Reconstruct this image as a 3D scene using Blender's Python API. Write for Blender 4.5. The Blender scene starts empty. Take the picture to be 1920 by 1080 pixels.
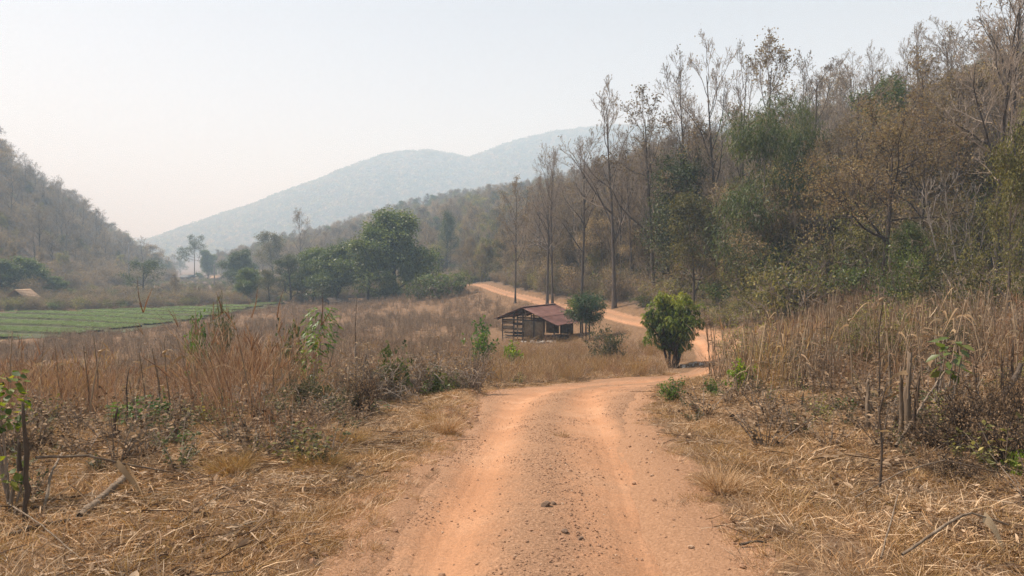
import bpy, math, random
import numpy as np
from mathutils import Vector, Matrix

# ------------------------------------------------------------------ camera, sky, sun, exposure
SC = bpy.context.scene
COL = SC.collection
CAM_Z = 1.85
FPX = 1333.0                       # focal length in pixels of the 1920 wide photograph
HOR = 500.0                        # horizon row in the photograph
cam_data = bpy.data.cameras.new('camera')
cam_data.sensor_width = 36.0
cam_data.lens = 36.0 * FPX / 1920.0
cam_data.clip_start = 0.05
cam_data.clip_end = 20000
cam = bpy.data.objects.new('camera', cam_data)
cam.location = (0, 0, CAM_Z)
cam.rotation_euler = (math.radians(90) - math.atan((540 - HOR) / FPX), 0, 0)
COL.objects.link(cam)
SC.camera = cam

SUN_EL = math.radians(54)
SUN_AZ = math.radians(-68)         # measured from straight ahead (+Y), negative is to the left
world = bpy.data.worlds.new('World')
SC.world = world
world.use_nodes = True
wn, wl = world.node_tree.nodes, world.node_tree.links
sky = wn.new('ShaderNodeTexSky')
sky.sky_type = 'NISHITA'
sky.sun_disc = False
sky.sun_elevation = SUN_EL
sky.sun_rotation = SUN_AZ
sky.altitude = 300
sky.air_density = 1.0
sky.dust_density = 0.7
sky.ozone_density = 1.0
hsv = wn.new('ShaderNodeHueSaturation')
hsv.inputs['Saturation'].default_value = 0.34
wl.new(sky.outputs['Color'], hsv.inputs['Color'])
bg = wn['Background']
wl.new(hsv.outputs['Color'], bg.inputs['Color'])
bg.inputs['Strength'].default_value = 0.098

sun_data = bpy.data.lights.new('sun', 'SUN')
sun_data.energy = 5.0
sun_data.angle = math.radians(0.6)
sun_data.color = (1.0, 0.965, 0.91)
sun = bpy.data.objects.new('sun', sun_data)
sd = Vector((math.sin(SUN_AZ) * math.cos(SUN_EL), math.cos(SUN_AZ) * math.cos(SUN_EL), math.sin(SUN_EL)))
sun.rotation_euler = sd.to_track_quat('Z', 'Y').to_euler()
sun.location = (0, 0, 60)
COL.objects.link(sun)

SC.view_settings.view_transform = 'Standard'
SC.view_settings.look = 'None'
SC.view_settings.gamma = 1.0
SC.view_settings.use_curve_mapping = False
SC.view_settings.exposure = 0.74
SC.render.engine = 'CYCLES'
SC.cycles.use_denoising = True
SC.cycles.denoising_prefilter = 'FAST'
SC.cycles.max_bounces = 4
SC.cycles.diffuse_bounces = 2
SC.cycles.glossy_bounces = 2
SC.cycles.transmission_bounces = 3
SC.cycles.volume_bounces = 1
SC.cycles.transparent_max_bounces = 4
HAZE_DENSITY = 0.00098

# ------------------------------------------------------------------ small helpers
RNG = np.random.default_rng(7)


def smooth(a, b, x):
    t = np.clip((x - a) / (b - a), 0, 1)
    return t * t * (3 - 2 * t)


def softplus(t, k):
    return k * np.logaddexp(0, t / k)


def _hash(ix, iy, seed):
    h = (ix.astype(np.int64) * 374761393 + iy.astype(np.int64) * 668265263 + seed * 1442695041) & 0x7fffffff
    h = ((h ^ (h >> 13)) * 1274126177) & 0x7fffffff
    return ((h ^ (h >> 16)) & 0xffff) / 65535.0


def vnoise(x, y, seed=0):
    x = np.asarray(x, float); y = np.asarray(y, float)
    ix = np.floor(x); iy = np.floor(y)
    fx = x - ix; fy = y - iy
    fx = fx * fx * (3 - 2 * fx); fy = fy * fy * (3 - 2 * fy)
    a = _hash(ix, iy, seed); b = _hash(ix + 1, iy, seed)
    c = _hash(ix, iy + 1, seed); d = _hash(ix + 1, iy + 1, seed)
    return (a * (1 - fx) + b * fx) * (1 - fy) + (c * (1 - fx) + d * fx) * fy


def fbm(x, y, seed=0, oct=4):
    s = 0; a = 0.5
    for k in range(oct):
        s = s + a * (vnoise(x * 2 ** k + 17.3 * k, y * 2 ** k - 9.1 * k, seed + k) - 0.5)
        a *= 0.5
    return s


def px2x(px, d):
    return (px - 960.0) / FPX * d


def py2z(py, d):
    return CAM_Z - (py - HOR) / FPX * d


# ------------------------------------------------------------------ terrain function
ROAD_PIX = [(1000, 1080, 4.25), (1015, 900, 6.2), (1025, 830, 8.4), (1034, 781, 11.5), (1052, 742, 16.5),
            (1105, 728, 20), (1218, 722, 23.5), (1320, 712, 27), (1370, 690, 31), (1355, 668, 36), (1310, 643, 44),
            (1220, 617, 56), (1140, 598, 68), (1040, 578, 84), (960, 556, 102), (915, 541, 118), (890, 534, 130)]
road_xyz = [(px2x(a, d), d, py2z(b, d)) for a, b, d in ROAD_PIX]
road_xyz = [(0.0, -9.0, 0.0), (0.05, -2.0, 0.0)] + road_xyz + [(-13.0, 146, -1.7), (-24, 165, -2.2)]
CTRL = list(road_xyz) + [
    (-3, 4, 0), (-8, 4, 0), (-20, 0, .0), (-3, 8, -.18), (-8, 8, -.22), (-15, 8, -.35), (-3, 14, -.9), (-8, 14, -1.0), (-20, 14, -1.3),
    (-3, 22, -1.9), (-10, 22, -2.1), (-25, 22, -2.6), (-4, 34, -3.2), (-12, 34, -3.4), (-30, 34, -4.1), (-5, 50, -4.0),
    (-20, 50, -4.5), (-40, 50, -5.1), (-5, 67, -4.35), (-20, 67, -4.8), (-48, 67, -5.2), (-80, 67, -5.3), (-48, 100, -5.2),
    (-48, 133, -5.2), (-90, 100, -5.2), (-100, 133, -5.1), (-20, 100, -4.6), (-22, 130, -3.9), (-9, 100, -3.8), (-30, 150, -4.0),
    (-48, 170, -4.9), (-100, 180, -4.6), (0, 150, -1.5), (-14, 128, -2.6),
    (1.7, 58, -4.24), (-2, 55, -4.2), (5, 62, -4.15), (6, 55, -4.0), (7.8, 34, -3.1), (3.2, 27, -2.2), (3, 40, -3.5), (0.5, 27, -2.4), (5, 30, -2.65),
    (0, 80, -4.0), (8, 46, -3.5),
    (3.5, 4, .03), (8, 4, .2), (14, 4, .4), (4, 9, -.15), (8, 9, .0), (15, 9, .3), (5.3, 13, -.3), (10, 13, -.1), (18, 13, .1),
    (6.2, 18, -.9), (8.5, 18, -.35), (14, 18, -.3), (25, 18, .2), (12.5, 26, -.75), (20, 26, -.5), (35, 26, .5), (15, 33, -1.1),
    (25, 35, -.5), (15, 42, -2.0), (25, 45, .0), (15, 50, -2.2), (16, 60, -2.2), (13, 75, -1.8), (9, 95, -1.4), (40, 60, .0), (40, 5, 1),
    (30, 100, 0), (60, 40, 1), (60, 120, 0), (0, -20, 0), (-30, -20, 0), (30, -20, 0.6)]
CT = np.array(CTRL, float)


def _tps_phi(r2):
    return 0.5 * r2 * np.log(r2 + 1e-9)


def _fit(c):
    n = len(c)
    d2 = (c[:, None, 0] - c[None, :, 0]) ** 2 + (c[:, None, 1] - c[None, :, 1]) ** 2
    A = np.zeros((n + 3, n + 3))
    A[:n, :n] = _tps_phi(d2) + np.eye(n) * 2.0
    A[:n, n] = 1; A[:n, n + 1:n + 3] = c[:, :2]
    A[n:, :n] = A[:n, n:].T
    return np.linalg.solve(A, np.concatenate([c[:, 2], [0, 0, 0]]))


CW = _fit(CT)


def tps(x, y):
    out = np.empty(len(x))
    n = len(CT)
    for i in range(0, len(x), 40000):
        xs = x[i:i + 40000]; ys = y[i:i + 40000]
        d2 = (xs[:, None] - CT[None, :, 0]) ** 2 + (ys[:, None] - CT[None, :, 1]) ** 2
        out[i:i + 40000] = _tps_phi(d2) @ CW[:n] + CW[n] + CW[n + 1] * xs + CW[n + 2] * ys
    return out


RT_Y = [-60, 0, 20, 30, 40, 60, 80, 100, 130, 200, 300, 450, 700, 1200]
RT_X = [70, 55, 40, 26, 20, 17.5, 15, 11, 4, -32, -105, -190, -265, -320]
LT_Y = [-50, 60, 130, 200, 280, 400, 700, 1200]
LT_X = [115, 106, 104, 122, 148, 205, 375, 680]
MR = np.array([(100, 490), (250, 480), (330, 462), (380, 441), (440, 409), (500, 386), (560, 362), (610, 342), (650, 322), (690, 305), (720, 293), (750, 287), (780, 285),
               (815, 285), (850, 291), (880, 298), (905, 290), (940, 275), (965, 267), (1000, 259), (1030, 255), (1080, 246), (1150, 240), (1400, 245), (1900, 280)], float)
MD = 1900.0
MR_X = (MR[:, 0] - 960) / FPX * MD
MR_H = (HOR - MR[:, 1]) / FPX * MD - 8


def h_base(x, y):
    x = np.asarray(x, float); y = np.asarray(y, float)
    shp = np.broadcast(x, y).shape
    x = np.broadcast_to(x, shp).ravel().copy(); y = np.broadcast_to(y, shp).ravel().copy()
    far = np.maximum(smooth(120, 190, y), np.maximum(smooth(75, 125, np.abs(x)), smooth(10, 40, -y)))
    z = tps(np.clip(x, -130, 130), np.clip(y, -45, 200)) * (1 - far) + far * (-4.4 + 5.5 * smooth(30, 120, x))
    # right hillside
    t = x - np.interp(y, RT_Y, RT_X)
    s = np.interp(y, [0, 40, 130, 220, 320, 700], [.42, .50, .46, .30, .26, .34])
    hr = 140 * (1 - np.exp(-s * softplus(t, 5.0) / 140))
    hr *= 1 - smooth(620, 1000, y)
    # left hillside
    tl = -x - np.interp(y, LT_Y, LT_X)
    hl = 115 * (1 - np.exp(-0.98 * softplus(tl, 5.0) / 115)) * (1 - smooth(800, 1300, y))
    n = fbm(x / 70, y / 70, 3, 4)
    hill = hr + hl
    z = z + hill * (1 + 0.4 * n)
    # far mountain ranges
    hm = np.interp(x * MD / np.maximum(np.where(y > MD - 900, MD, MD), 1), MR_X, MR_H)
    bell = np.exp(-((y - MD) / np.where(y < MD, 455.0, 890.0)) ** 2)
    gul = 1 + 0.34 * fbm(x / 290, y / 350, 11, 4) * smooth(0, 290, np.abs(y - MD) + 40)
    z = z + hm * bell * gul * smooth(520, 980, y)
    h2 = 140 + 52 * fbm(x / 540, x * 0 + 2.2, 21, 3)
    z = z + h2 * np.exp(-((y - 3250) / 360.0) ** 2)
    return z.reshape(shp)


# road centre line, resampled
def catmull(pts, n=24):
    P = np.array(pts, float)
    P = np.vstack([2 * P[0] - P[1], P, 2 * P[-1] - P[-2]])
    out = []
    for i in range(1, len(P) - 2):
        t = np.linspace(0, 1, n, endpoint=False)[:, None]
        out.append(0.5 * ((2 * P[i]) + (-P[i - 1] + P[i + 1]) * t + (2 * P[i - 1] - 5 * P[i] + 4 * P[i + 1] - P[i + 2]) * t ** 2
                          + (-P[i - 1] + 3 * P[i] - 3 * P[i + 1] + P[i + 2]) * t ** 3))
    return np.vstack(out + [P[-2:-1]])


RC = catmull([(a, b) for a, b, c in road_xyz])
RS = np.concatenate([[0], np.cumsum(np.linalg.norm(np.diff(RC, axis=0), axis=1))])


def road_hw(y):
    return np.interp(y, [-10, 4, 8, 11.5, 15, 19, 23, 28, 34, 60, 100, 140], [1.1, 1.1, 1.15, 1.35, 1.85, 2.35, 2.0, 1.5, 1.2, .88, .82, .85])


def road_dist(x, y):
    """signed-less distance to the centre line and half width there"""
    x = np.asarray(x, float).ravel(); y = np.asarray(y, float).ravel()
    d = np.full(len(x), 99.0); hw = np.full(len(x), 1.2)
    m = (y < 175) & (y > -12) & (np.abs(x) < 40)
    idx = np.nonzero(m)[0]
    for i in range(0, len(idx), 20000):
        k = idx[i:i + 20000]
        d2 = (x[k, None] - RC[None, :, 0]) ** 2 + (y[k, None] - RC[None, :, 1]) ** 2
        j = d2.argmin(1)
        d[k] = np.sqrt(d2[np.arange(len(k)), j])
        hw[k] = road_hw(RC[j, 1])
    return d, hw


FAR = RC[:, 1] > 37


def right_of_road(x, y):
    # 1 on the forest side of the far stretch of the road
    return ((y > 37) & (x > np.interp(y, RC[FAR, 1], RC[FAR, 0]))).astype(float)


def edge_wobble(x, y):
    return 0.34 * fbm(x / .9, y / .9, 41, 3) + 0.2 * fbm(x / 5, y / 5, 44, 2)


def ground_z(x, y, d=None, hw=None):
    x = np.asarray(x, float).ravel(); y = np.asarray(y, float).ravel()
    z = h_base(x, y)
    if d is None:
        d, hw = road_dist(x, y)
    e = d - hw + edge_wobble(x, y)
    off = smooth(-0.10, 0.5, e)
    near = 1 - smooth(40, 120, y)
    rough = 0.10 * fbm(x / 1.1, y / 1.1, 5, 4) + 0.22 * fbm(x / 4.0, y / 4.0, 6, 2)
    z = z + off * near * rough
    # low berm along the left edge of the road before the bend
    z = z + 0.22 * np.exp(-((e - 0.35) / 0.3) ** 2) * smooth(8, 11, y) * (1 - smooth(17, 20, y)) * (x < 1.0) * (0.6 + 1.6 * fbm(x / .6, y / .6, 9, 3))
    z = z - 0.10 * (1 - smooth(-0.42, 0.02, e))
    return z


def GZ(x, y):
    return float(ground_z(np.array([x]), np.array([y]))[0])


# ------------------------------------------------------------------ mesh builder
class MB:
    def __init__(self):
        self.v = []; self.q = []; self.t = []; self.tint = []; self.n = 0; self.qm = []; self.tm = []

    def add(self, v, quads=None, tris=None, tint=0.5, mat=0):
        v = np.asarray(v, float).reshape(-1, 3)
        if quads is not None:
            q = np.asarray(quads, np.int64).reshape(-1, 4) + self.n
            self.q.append(q); self.qm.append(np.full(len(q), mat))
        if tris is not None:
            t = np.asarray(tris, np.int64).reshape(-1, 3) + self.n
            self.t.append(t); self.tm.append(np.full(len(t), mat))
        self.v.append(v)
        self.tint.append(np.broadcast_to(np.asarray(tint, float), (len(v),)).copy())
        self.n += len(v)

    def box(self, c, size, rot=None, tint=0.5, mat=0):
        s = np.array(size, float) / 2
        p = np.array([[-1, -1, -1], [1, -1, -1], [1, 1, -1], [-1, 1, -1], [-1, -1, 1], [1, -1, 1], [1, 1, 1], [-1, 1, 1]], float) * s
        if rot is not None:
            p = p @ np.array(rot).T
        self.add(p + np.array(c), [[0, 3, 2, 1], [4, 5, 6, 7], [0, 1, 5, 4], [1, 2, 6, 5], [2, 3, 7, 6], [3, 0, 4, 7]], tint=tint, mat=mat)

    def tubes(self, P, R, sides=5, tint=None, mat=0, cap=False):
        P = np.asarray(P, float); R = np.asarray(R, float)
        N, k, _ = P.shape
        d = P[:, -1] - P[:, 0]
        d = d / (np.linalg.norm(d, axis=1, keepdims=True) + 1e-9)
        ref = np.where(np.abs(d[:, 2:3]) > 0.8, np.array([[1.0, 0, 0]]), np.array([[0, 0, 1.0]]))
        u = np.cross(d, ref); u /= np.linalg.norm(u, axis=1, keepdims=True) + 1e-9
        w = np.cross(d, u)
        a = np.linspace(0, 2 * np.pi, sides, endpoint=False)
        ring = u[:, None, None, :] * np.cos(a)[None, None, :, None] + w[:, None, None, :] * np.sin(a)[None, None, :, None]
        V = P[:, :, None, :] + R[:, :, None, None] * ring
        base = (np.arange(N) * k * sides)[:, None, None]
        i = np.arange(k - 1)[None, :, None] * sides
        j = np.arange(sides)[None, None, :]
        j2 = (j + 1) % sides
        q = np.stack([base + i + j, base + i + j2, base + i + sides + j2, base + i + sides + j], -1).reshape(-1, 4)
        tn = 0.5 if tint is None else np.repeat(np.asarray(tint, float), k * sides)
        tris = None
        if cap:
            o = np.arange(1, sides - 1)
            top = (np.arange(N) * k * sides + (k - 1) * sides)[:, None]
            tris = np.stack([top + 0 * o[None], top + o[None], top + o[None] + 1], -1).reshape(-1, 3)
        self.add(V, quads=q, tris=tris, tint=tn, mat=mat)

    def leaves(self, pos, d, L, W, rng, tint=None, mat=0, nice=False, droop=0.25, roll=1.0):
        pos = np.asarray(pos, float); N = len(pos)
        d = np.asarray(d, float); d = d / (np.linalg.norm(d, axis=1, keepdims=True) + 1e-9)
        L = np.broadcast_to(L, (N,))[:, None]; W = np.broadcast_to(W, (N,))[:, None]
        r = rng.normal(size=(N, 3)) * roll + np.array([0, 0, 1.0]) * (1 if roll < 1 else 0)
        s = np.cross(d, r); s /= np.linalg.norm(s, axis=1, keepdims=True) + 1e-9
        nrm = np.cross(s, d)
        dz = np.array([0, 0, -1.0])
        tip = pos + d * L + dz * L * droop
        mid = pos + d * L * 0.45 + dz * L * droop * 0.2
        l = mid + s * W * 0.5 ; rr = mid - s * W * 0.5
        tn = rng.random(N) if tint is None else np.broadcast_to(tint, (N,))
        b = np.arange(N)[:, None]
        if nice:
            c = mid - nrm * W * 0.16
            l2 = pos + d * L * 0.75 + dz * L * droop * 0.6 + s * W * 0.34
            r2 = pos + d * L * 0.75 + dz * L * droop * 0.6 - s * W * 0.34
            c2 = pos + d * L * 0.75 + dz * L * droop * 0.6 - nrm * W * 0.1
            V = np.stack([pos, l, c, rr, l2, c2, r2, tip], 1)
            t = np.array([[0, 1, 2], [0, 2, 3], [4, 7, 5], [5, 7, 6]])
            qd = np.array([[1, 4, 5, 2], [2, 5, 6, 3]])
            self.add(V, quads=(b[:, :, None] * 8 + qd[None]).reshape(-1, 4), tris=(b[:, :, None] * 8 + t[None]).reshape(-1, 3), tint=np.repeat(tn, 8), mat=mat)
        else:
            V = np.stack([pos, l, tip, rr], 1)
            self.add(V, quads=b * 4 + np.array([[0, 1, 2, 3]]), tint=np.repeat(tn, 4), mat=mat)

    def blades(self, pos, d, L, W, bend, rng, segs=3, tint=None, mat=0, g=0.0, taper=True):
        """grass blades: bent tapering strips"""
        pos = np.asarray(pos, float); N = len(pos)
        d = np.asarray(d, float); d = d / (np.linalg.norm(d, axis=1, keepdims=True) + 1e-9)
        L = np.broadcast_to(L, (N,)); W = np.broadcast_to(W, (N,))
        bend = np.asarray(bend, float)
        side = rng.normal(size=(N, 3)); side = np.cross(d, side); side /= np.linalg.norm(side, axis=1, keepdims=True) + 1e-9
        t = np.linspace(0, 1, segs + 1)
        P = pos[:, None] + d[:, None] * (L[:, None] * t)[:, :, None] + bend[:, None] * (L[:, None] * t ** 2)[:, :, None]
        P[:, :, 2] -= g * L[:, None] * t ** 2
        wv = (1 - t ** 2 * 0.85) if taper else np.ones_like(t)
        w = (W[:, None] * wv)[:, :, None] * side[:, None] * 0.5
        V = np.stack([P - w, P + w], 2)
        b = (np.arange(N) * (segs + 1) * 2)[:, None]
        i = (np.arange(segs) * 2)[None]
        q = np.stack([b + i, b + i + 1, b + i + 3, b + i + 2], -1).reshape(-1, 4)
        tn = rng.random(N) if tint is None else np.broadcast_to(tint, (N,))
        self.add(V, quads=q, tint=np.repeat(tn, (segs + 1) * 2), mat=mat)

    def mesh(self, name, mats, smooth_shade=True):
        me = bpy.data.meshes.new(name)
        V = np.concatenate(self.v) if self.v else np.zeros((0, 3))
        Q = np.concatenate(self.q) if self.q else np.zeros((0, 4), np.int64)
        T = np.concatenate(self.t) if self.t else np.zeros((0, 3), np.int64)
        me.vertices.add(len(V)); me.vertices.foreach_set('co', V.ravel())
        me.loops.add(Q.size + T.size)
        me.loops.foreach_set('vertex_index', np.concatenate([Q.ravel(), T.ravel()]).astype(np.int32))
        nq, nt = len(Q), len(T)
        me.polygons.add(nq + nt)
        st = np.concatenate([np.arange(nq) * 4, nq * 4 + np.arange(nt) * 3]).astype(np.int32)
        me.polygons.foreach_set('loop_start', st)
        mi = np.concatenate([np.concatenate(self.qm) if self.qm else np.zeros(0), np.concatenate(self.tm) if self.tm else np.zeros(0)]).astype(np.int32)
        me.update(calc_edges=True)
        me.polygons.foreach_set('material_index', mi)
        if smooth_shade:
            me.polygons.foreach_set('use_smooth', np.ones(nq + nt, bool))
        at = me.attributes.new('tint', 'FLOAT', 'POINT')
        at.data.foreach_set('value', np.concatenate(self.tint).astype(np.float32))
        for m in (mats if isinstance(mats, (list, tuple)) else [mats]):
            me.materials.append(m)
        me.update()
        return me


def tag(o, label=None, cat=None, group=None, kind=None):
    if label: o['label'] = label
    if cat: o['category'] = cat
    if group: o['group'] = group
    if kind: o['kind'] = kind
    return o


def thing(name, label, cat, loc, rz=0.0, scale=1.0, group=None, tilt=(0, 0)):
    o = bpy.data.objects.new(name, None)
    o.empty_display_size = 0.2
    o.location = loc; o.rotation_euler = (tilt[0], tilt[1], rz)
    o.scale = (scale,) * 3 if np.isscalar(scale) else scale
    COL.objects.link(o)
    return tag(o, label, cat, group)


def obj(name, me, parent=None, loc=None):
    o = bpy.data.objects.new(name, me)
    if loc is not None: o.location = loc
    COL.objects.link(o)
    if parent is not None: o.parent = parent
    return o


# ------------------------------------------------------------------ materials
def ramp(nt, stops):
    r = nt.nodes.new('ShaderNodeValToRGB')
    el = r.color_ramp.elements
    while len(el) > 1: el.remove(el[-1])
    el[0].position = stops[0][0]; el[0].color = (*stops[0][1], 1)
    for p, c in stops[1:]:
        e = el.new(p); e.color = (*c, 1)
    return r


def new_mat(name):
    m = bpy.data.materials.new(name)
    m.use_nodes = True
    nt = m.node_tree
    return m, nt, nt.nodes['Principled BSDF'], nt.nodes['Material Output']


def noise(nt, scale, detail=4, rough=.55, coord=None, dist=0.0):
    n = nt.nodes.new('ShaderNodeTexNoise')
    n.inputs['Scale'].default_value = scale
    n.inputs['Detail'].default_value = detail
    n.inputs['Roughness'].default_value = rough
    n.inputs['Distortion'].default_value = dist
    if coord is not None: nt.links.new(coord, n.inputs['Vector'])
    return n


def leaf_mat(name, cols, trans=0.35, rough=0.55, spec=0.3, vary=0.25, tcol=None):
    """foliage: colour runs over the per-leaf tint; each plant is a little lighter or darker than the next"""
    m, nt, p, out = new_mat(name)
    L = nt.links
    at = nt.nodes.new('ShaderNodeAttribute'); at.attribute_name = 'tint'
    r = ramp(nt, [(i / (len(cols) - 1), c) for i, c in enumerate(cols)])
    L.new(at.outputs['Fac'], r.inputs['Fac'])
    oi = nt.nodes.new('ShaderNodeObjectInfo')
    mr = nt.nodes.new('ShaderNodeMapRange')
    mr.inputs['To Min'].default_value = 1 - vary; mr.inputs['To Max'].default_value = 1 + vary
    L.new(oi.outputs['Random'], mr.inputs['Value'])
    hs = nt.nodes.new('ShaderNodeHueSaturation')
    L.new(r.outputs['Color'], hs.inputs['Color']); L.new(mr.outputs['Result'], hs.inputs['Value'])
    L.new(hs.outputs['Color'], p.inputs['Base Color'])
    p.inputs['Roughness'].default_value = rough
    p.inputs['Specular IOR Level'].default_value = spec
    if trans > 0:
        t = nt.nodes.new('ShaderNodeBsdfTranslucent')
        hs2 = nt.nodes.new('ShaderNodeHueSaturation')
        hs2.inputs['Saturation'].default_value = 1.15; hs2.inputs['Value'].default_value = 1.3
        L.new(hs.outputs['Color'], hs2.inputs['Color']); L.new(hs2.outputs['Color'], t.inputs['Color'])
        mx = nt.nodes.new('ShaderNodeMixShader'); mx.inputs[0].default_value = trans
        L.new(p.outputs[0], mx.inputs[1]); L.new(t.outputs[0], mx.inputs[2])
        L.new(mx.outputs[0], out.inputs['Surface'])
    return m


def bark_mat(name, c1, c2, scale=6.0):
    m, nt, p, out = new_mat(name)
    L = nt.links
    tc = nt.nodes.new('ShaderNodeTexCoord')
    mp = nt.nodes.new('ShaderNodeMapping'); mp.inputs['Scale'].default_value = (1, 1, .25)
    L.new(tc.outputs['Object'], mp.inputs['Vector'])
    n = noise(nt, scale, 5, .65, mp.outputs['Vector'])
    r = ramp(nt, [(.3, c1), (.7, c2)])
    L.new(n.outputs['Fac'], r.inputs['Fac'])
    oi = nt.nodes.new('ShaderNodeObjectInfo')
    mr = nt.nodes.new('ShaderNodeMapRange'); mr.inputs['To Min'].default_value = .75; mr.inputs['To Max'].default_value = 1.25
    L.new(oi.outputs['Random'], mr.inputs['Value'])
    hs = nt.nodes.new('ShaderNodeHueSaturation')
    L.new(r.outputs['Color'], hs.inputs['Color']); L.new(mr.outputs['Result'], hs.inputs['Value'])
    L.new(hs.outputs['Color'], p.inputs['Base Color'])
    b = nt.nodes.new('ShaderNodeBump'); b.inputs['Strength'].default_value = .6; b.inputs['Distance'].default_value = .03
    L.new(n.outputs['Fac'], b.inputs['Height']); L.new(b.outputs['Normal'], p.inputs['Normal'])
    p.inputs['Roughness'].default_value = .9; p.inputs['Specular IOR Level'].default_value = .15
    return m


def rough_mat(name, stops, scale, bump=.3, dist=.01, stretch=(1, 1, 1), detail=6, rough=.9, metal=0.0):
    m, nt, p, out = new_mat(name)
    L = nt.links
    tc = nt.nodes.new('ShaderNodeTexCoord')
    mp = nt.nodes.new('ShaderNodeMapping'); mp.inputs['Scale'].default_value = stretch
    L.new(tc.outputs['Object'], mp.inputs['Vector'])
    n = noise(nt, scale, detail, .6, mp.outputs['Vector'])
    r = ramp(nt, stops)
    L.new(n.outputs['Fac'], r.inputs['Fac']); L.new(r.outputs['Color'], p.inputs['Base Color'])
    b = nt.nodes.new('ShaderNodeBump'); b.inputs['Strength'].default_value = bump; b.inputs['Distance'].default_value = dist
    L.new(n.outputs['Fac'], b.inputs['Height']); L.new(b.outputs['Normal'], p.inputs['Normal'])
    p.inputs['Roughness'].default_value = rough; p.inputs['Metallic'].default_value = metal
    p.inputs['Specular IOR Level'].default_value = .2
    return m


M = {}
M['bark_grey'] = bark_mat('bark_grey', (.065, .050, .040), (.14, .112, .092))
M['bark_dark'] = bark_mat('bark_dark', (.035, .026, .020), (.085, .064, .050))
M['bark_pale'] = bark_mat('bark_pale', (.20, .17, .14), (.34, .30, .26))
M['twig'] = bark_mat('twig', (.18, .142, .112), (.36, .295, .235))
M['leaf_brown'] = leaf_mat('leaf_brown', [(.095, .068, .042), (.19, .138, .080), (.255, .20, .105), (.38, .27, .13)], .38, .55, .3, .45)
M['leaf_rust'] = leaf_mat('leaf_rust', [(.10, .066, .034), (.165, .108, .054), (.185, .145, .064), (.25, .18, .075)], .35, .55, .3, .35)
M['leaf_olive'] = leaf_mat('leaf_olive', [(.055, .058, .021), (.125, .125, .042), (.22, .20, .066), (.36, .30, .10)], .38, .55, .3, .45)
M['leaf_green'] = leaf_mat('leaf_green', [(.036, .056, .015), (.072, .102, .026), (.118, .150, .037), (.18, .20, .055)], .35, .45, .4)
M['leaf_dark'] = leaf_mat('leaf_dark', [(.024, .040, .012), (.052, .074, .021), (.090, .112, .030), (.15, .160, .048)], .32, .5, .35)
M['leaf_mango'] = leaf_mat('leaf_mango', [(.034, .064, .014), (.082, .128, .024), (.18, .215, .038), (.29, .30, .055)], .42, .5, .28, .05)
M['leaf_bright'] = leaf_mat('leaf_bright', [(.06, .12, .015), (.11, .19, .022), (.19, .27, .035), (.30, .33, .05)], .45, .45, .4, .15)
M['leaf_fresh'] = leaf_mat('leaf_fresh', [(.03, .075, .012), (.055, .115, .02), (.09, .16, .03), (.14, .2, .04)], .4, .45, .4, .15)
M['leaf_vine'] = leaf_mat('leaf_vine', [(.05, .085, .014), (.10, .145, .022), (.17, .20, .034), (.26, .25, .05)], .4, .55, .3, .1)
M['leaf_crop'] = leaf_mat('leaf_crop', [(.14, .205, .075), (.185, .25, .095), (.24, .30, .12), (.30, .345, .15)], .3, .5, .3, .2)
M['leaf_weed'] = leaf_mat('leaf_weed', [(.045, .058, .026), (.08, .088, .038), (.12, .115, .055), (.17, .14, .07)], .3, .6, .2, .3)
M['leaf_dead'] = leaf_mat('leaf_dead', [(.16, .10, .055), (.25, .165, .09), (.36, .25, .145), (.47, .36, .22)], .2, .7, .2, .2)
M['leaf_litter'] = leaf_mat('leaf_litter', [(.085, .052, .032), (.16, .10, .06), (.27, .175, .105), (.44, .32, .21)], .1, .8, .15, .25)
M['brush_dark'] = leaf_mat('brush_dark', [(.075, .050, .032), (.15, .10, .062), (.24, .165, .10), (.37, .26, .165)], .2, .8, .1, .2)
M['straw'] = leaf_mat('straw', [(.25, .138, .064), (.41, .248, .124), (.54, .355, .19), (.69, .51, .32)], .22, .6, .25, .22)
M['straw_grey'] = leaf_mat('straw_grey', [(.15, .094, .056), (.29, .192, .114), (.44, .315, .20), (.66, .52, .36)], .15, .65, .25, .25)
M['grass_red'] = leaf_mat('grass_red', [(.16, .085, .050), (.23, .130, .076), (.31, .188, .112), (.41, .28, .175)], .3, .6, .25, .25)
M['grass_gold'] = leaf_mat('grass_gold', [(.24, .135, .058), (.33, .200, .085), (.41, .27, .12), (.37, .27, .11)], .3, .6, .25, .2)
M['stalk'] = leaf_mat('stalk', [(.12, .080, .050), (.20, .14, .09), (.29, .21, .135), (.40, .30, .19)], 0, .75, .2, .3)
M['stub_leaf'] = leaf_mat('stub_leaf', [(.11, .070, .042), (.18, .118, .072), (.26, .175, .11), (.36, .26, .165)], .15, .7, .15, .35)
M['char'] = rough_mat('char', [(.3, (.05, .035, .026)), (.6, (.13, .09, .06)), (.8, (.26, .18, .12))], 30, .6, .01, (1, 1, .15))
M['oldwood'] = rough_mat('oldwood', [(.3, (.10, .072, .050)), (.55, (.20, .15, .105)), (.75, (.36, .28, .20))], 22, .7, .012, (1, 1, .12))
M['post_wood'] = rough_mat('post_wood', [(.3, (.045, .033, .025)), (.6, (.10, .075, .055)), (.8, (.18, .14, .10))], 20, .6, .01, (1, 1, .15))
M['plank'] = rough_mat('plank', [(.3, (.16, .12, .085)), (.6, (.28, .22, .16)), (.8, (.42, .35, .26))], 14, .4, .006, (.2, 1, 1))
M['stone'] = rough_mat('stone', [(.25, (.22, .125, .075)), (.55, (.35, .205, .125)), (.8, (.48, .34, .23))], 9, .5, .01)
M['dark_stone'] = rough_mat('dark_stone', [(.25, (.10, .065, .045)), (.55, (.19, .125, .085)), (.8, (.34, .25, .18))], 9, .5, .01)
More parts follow.
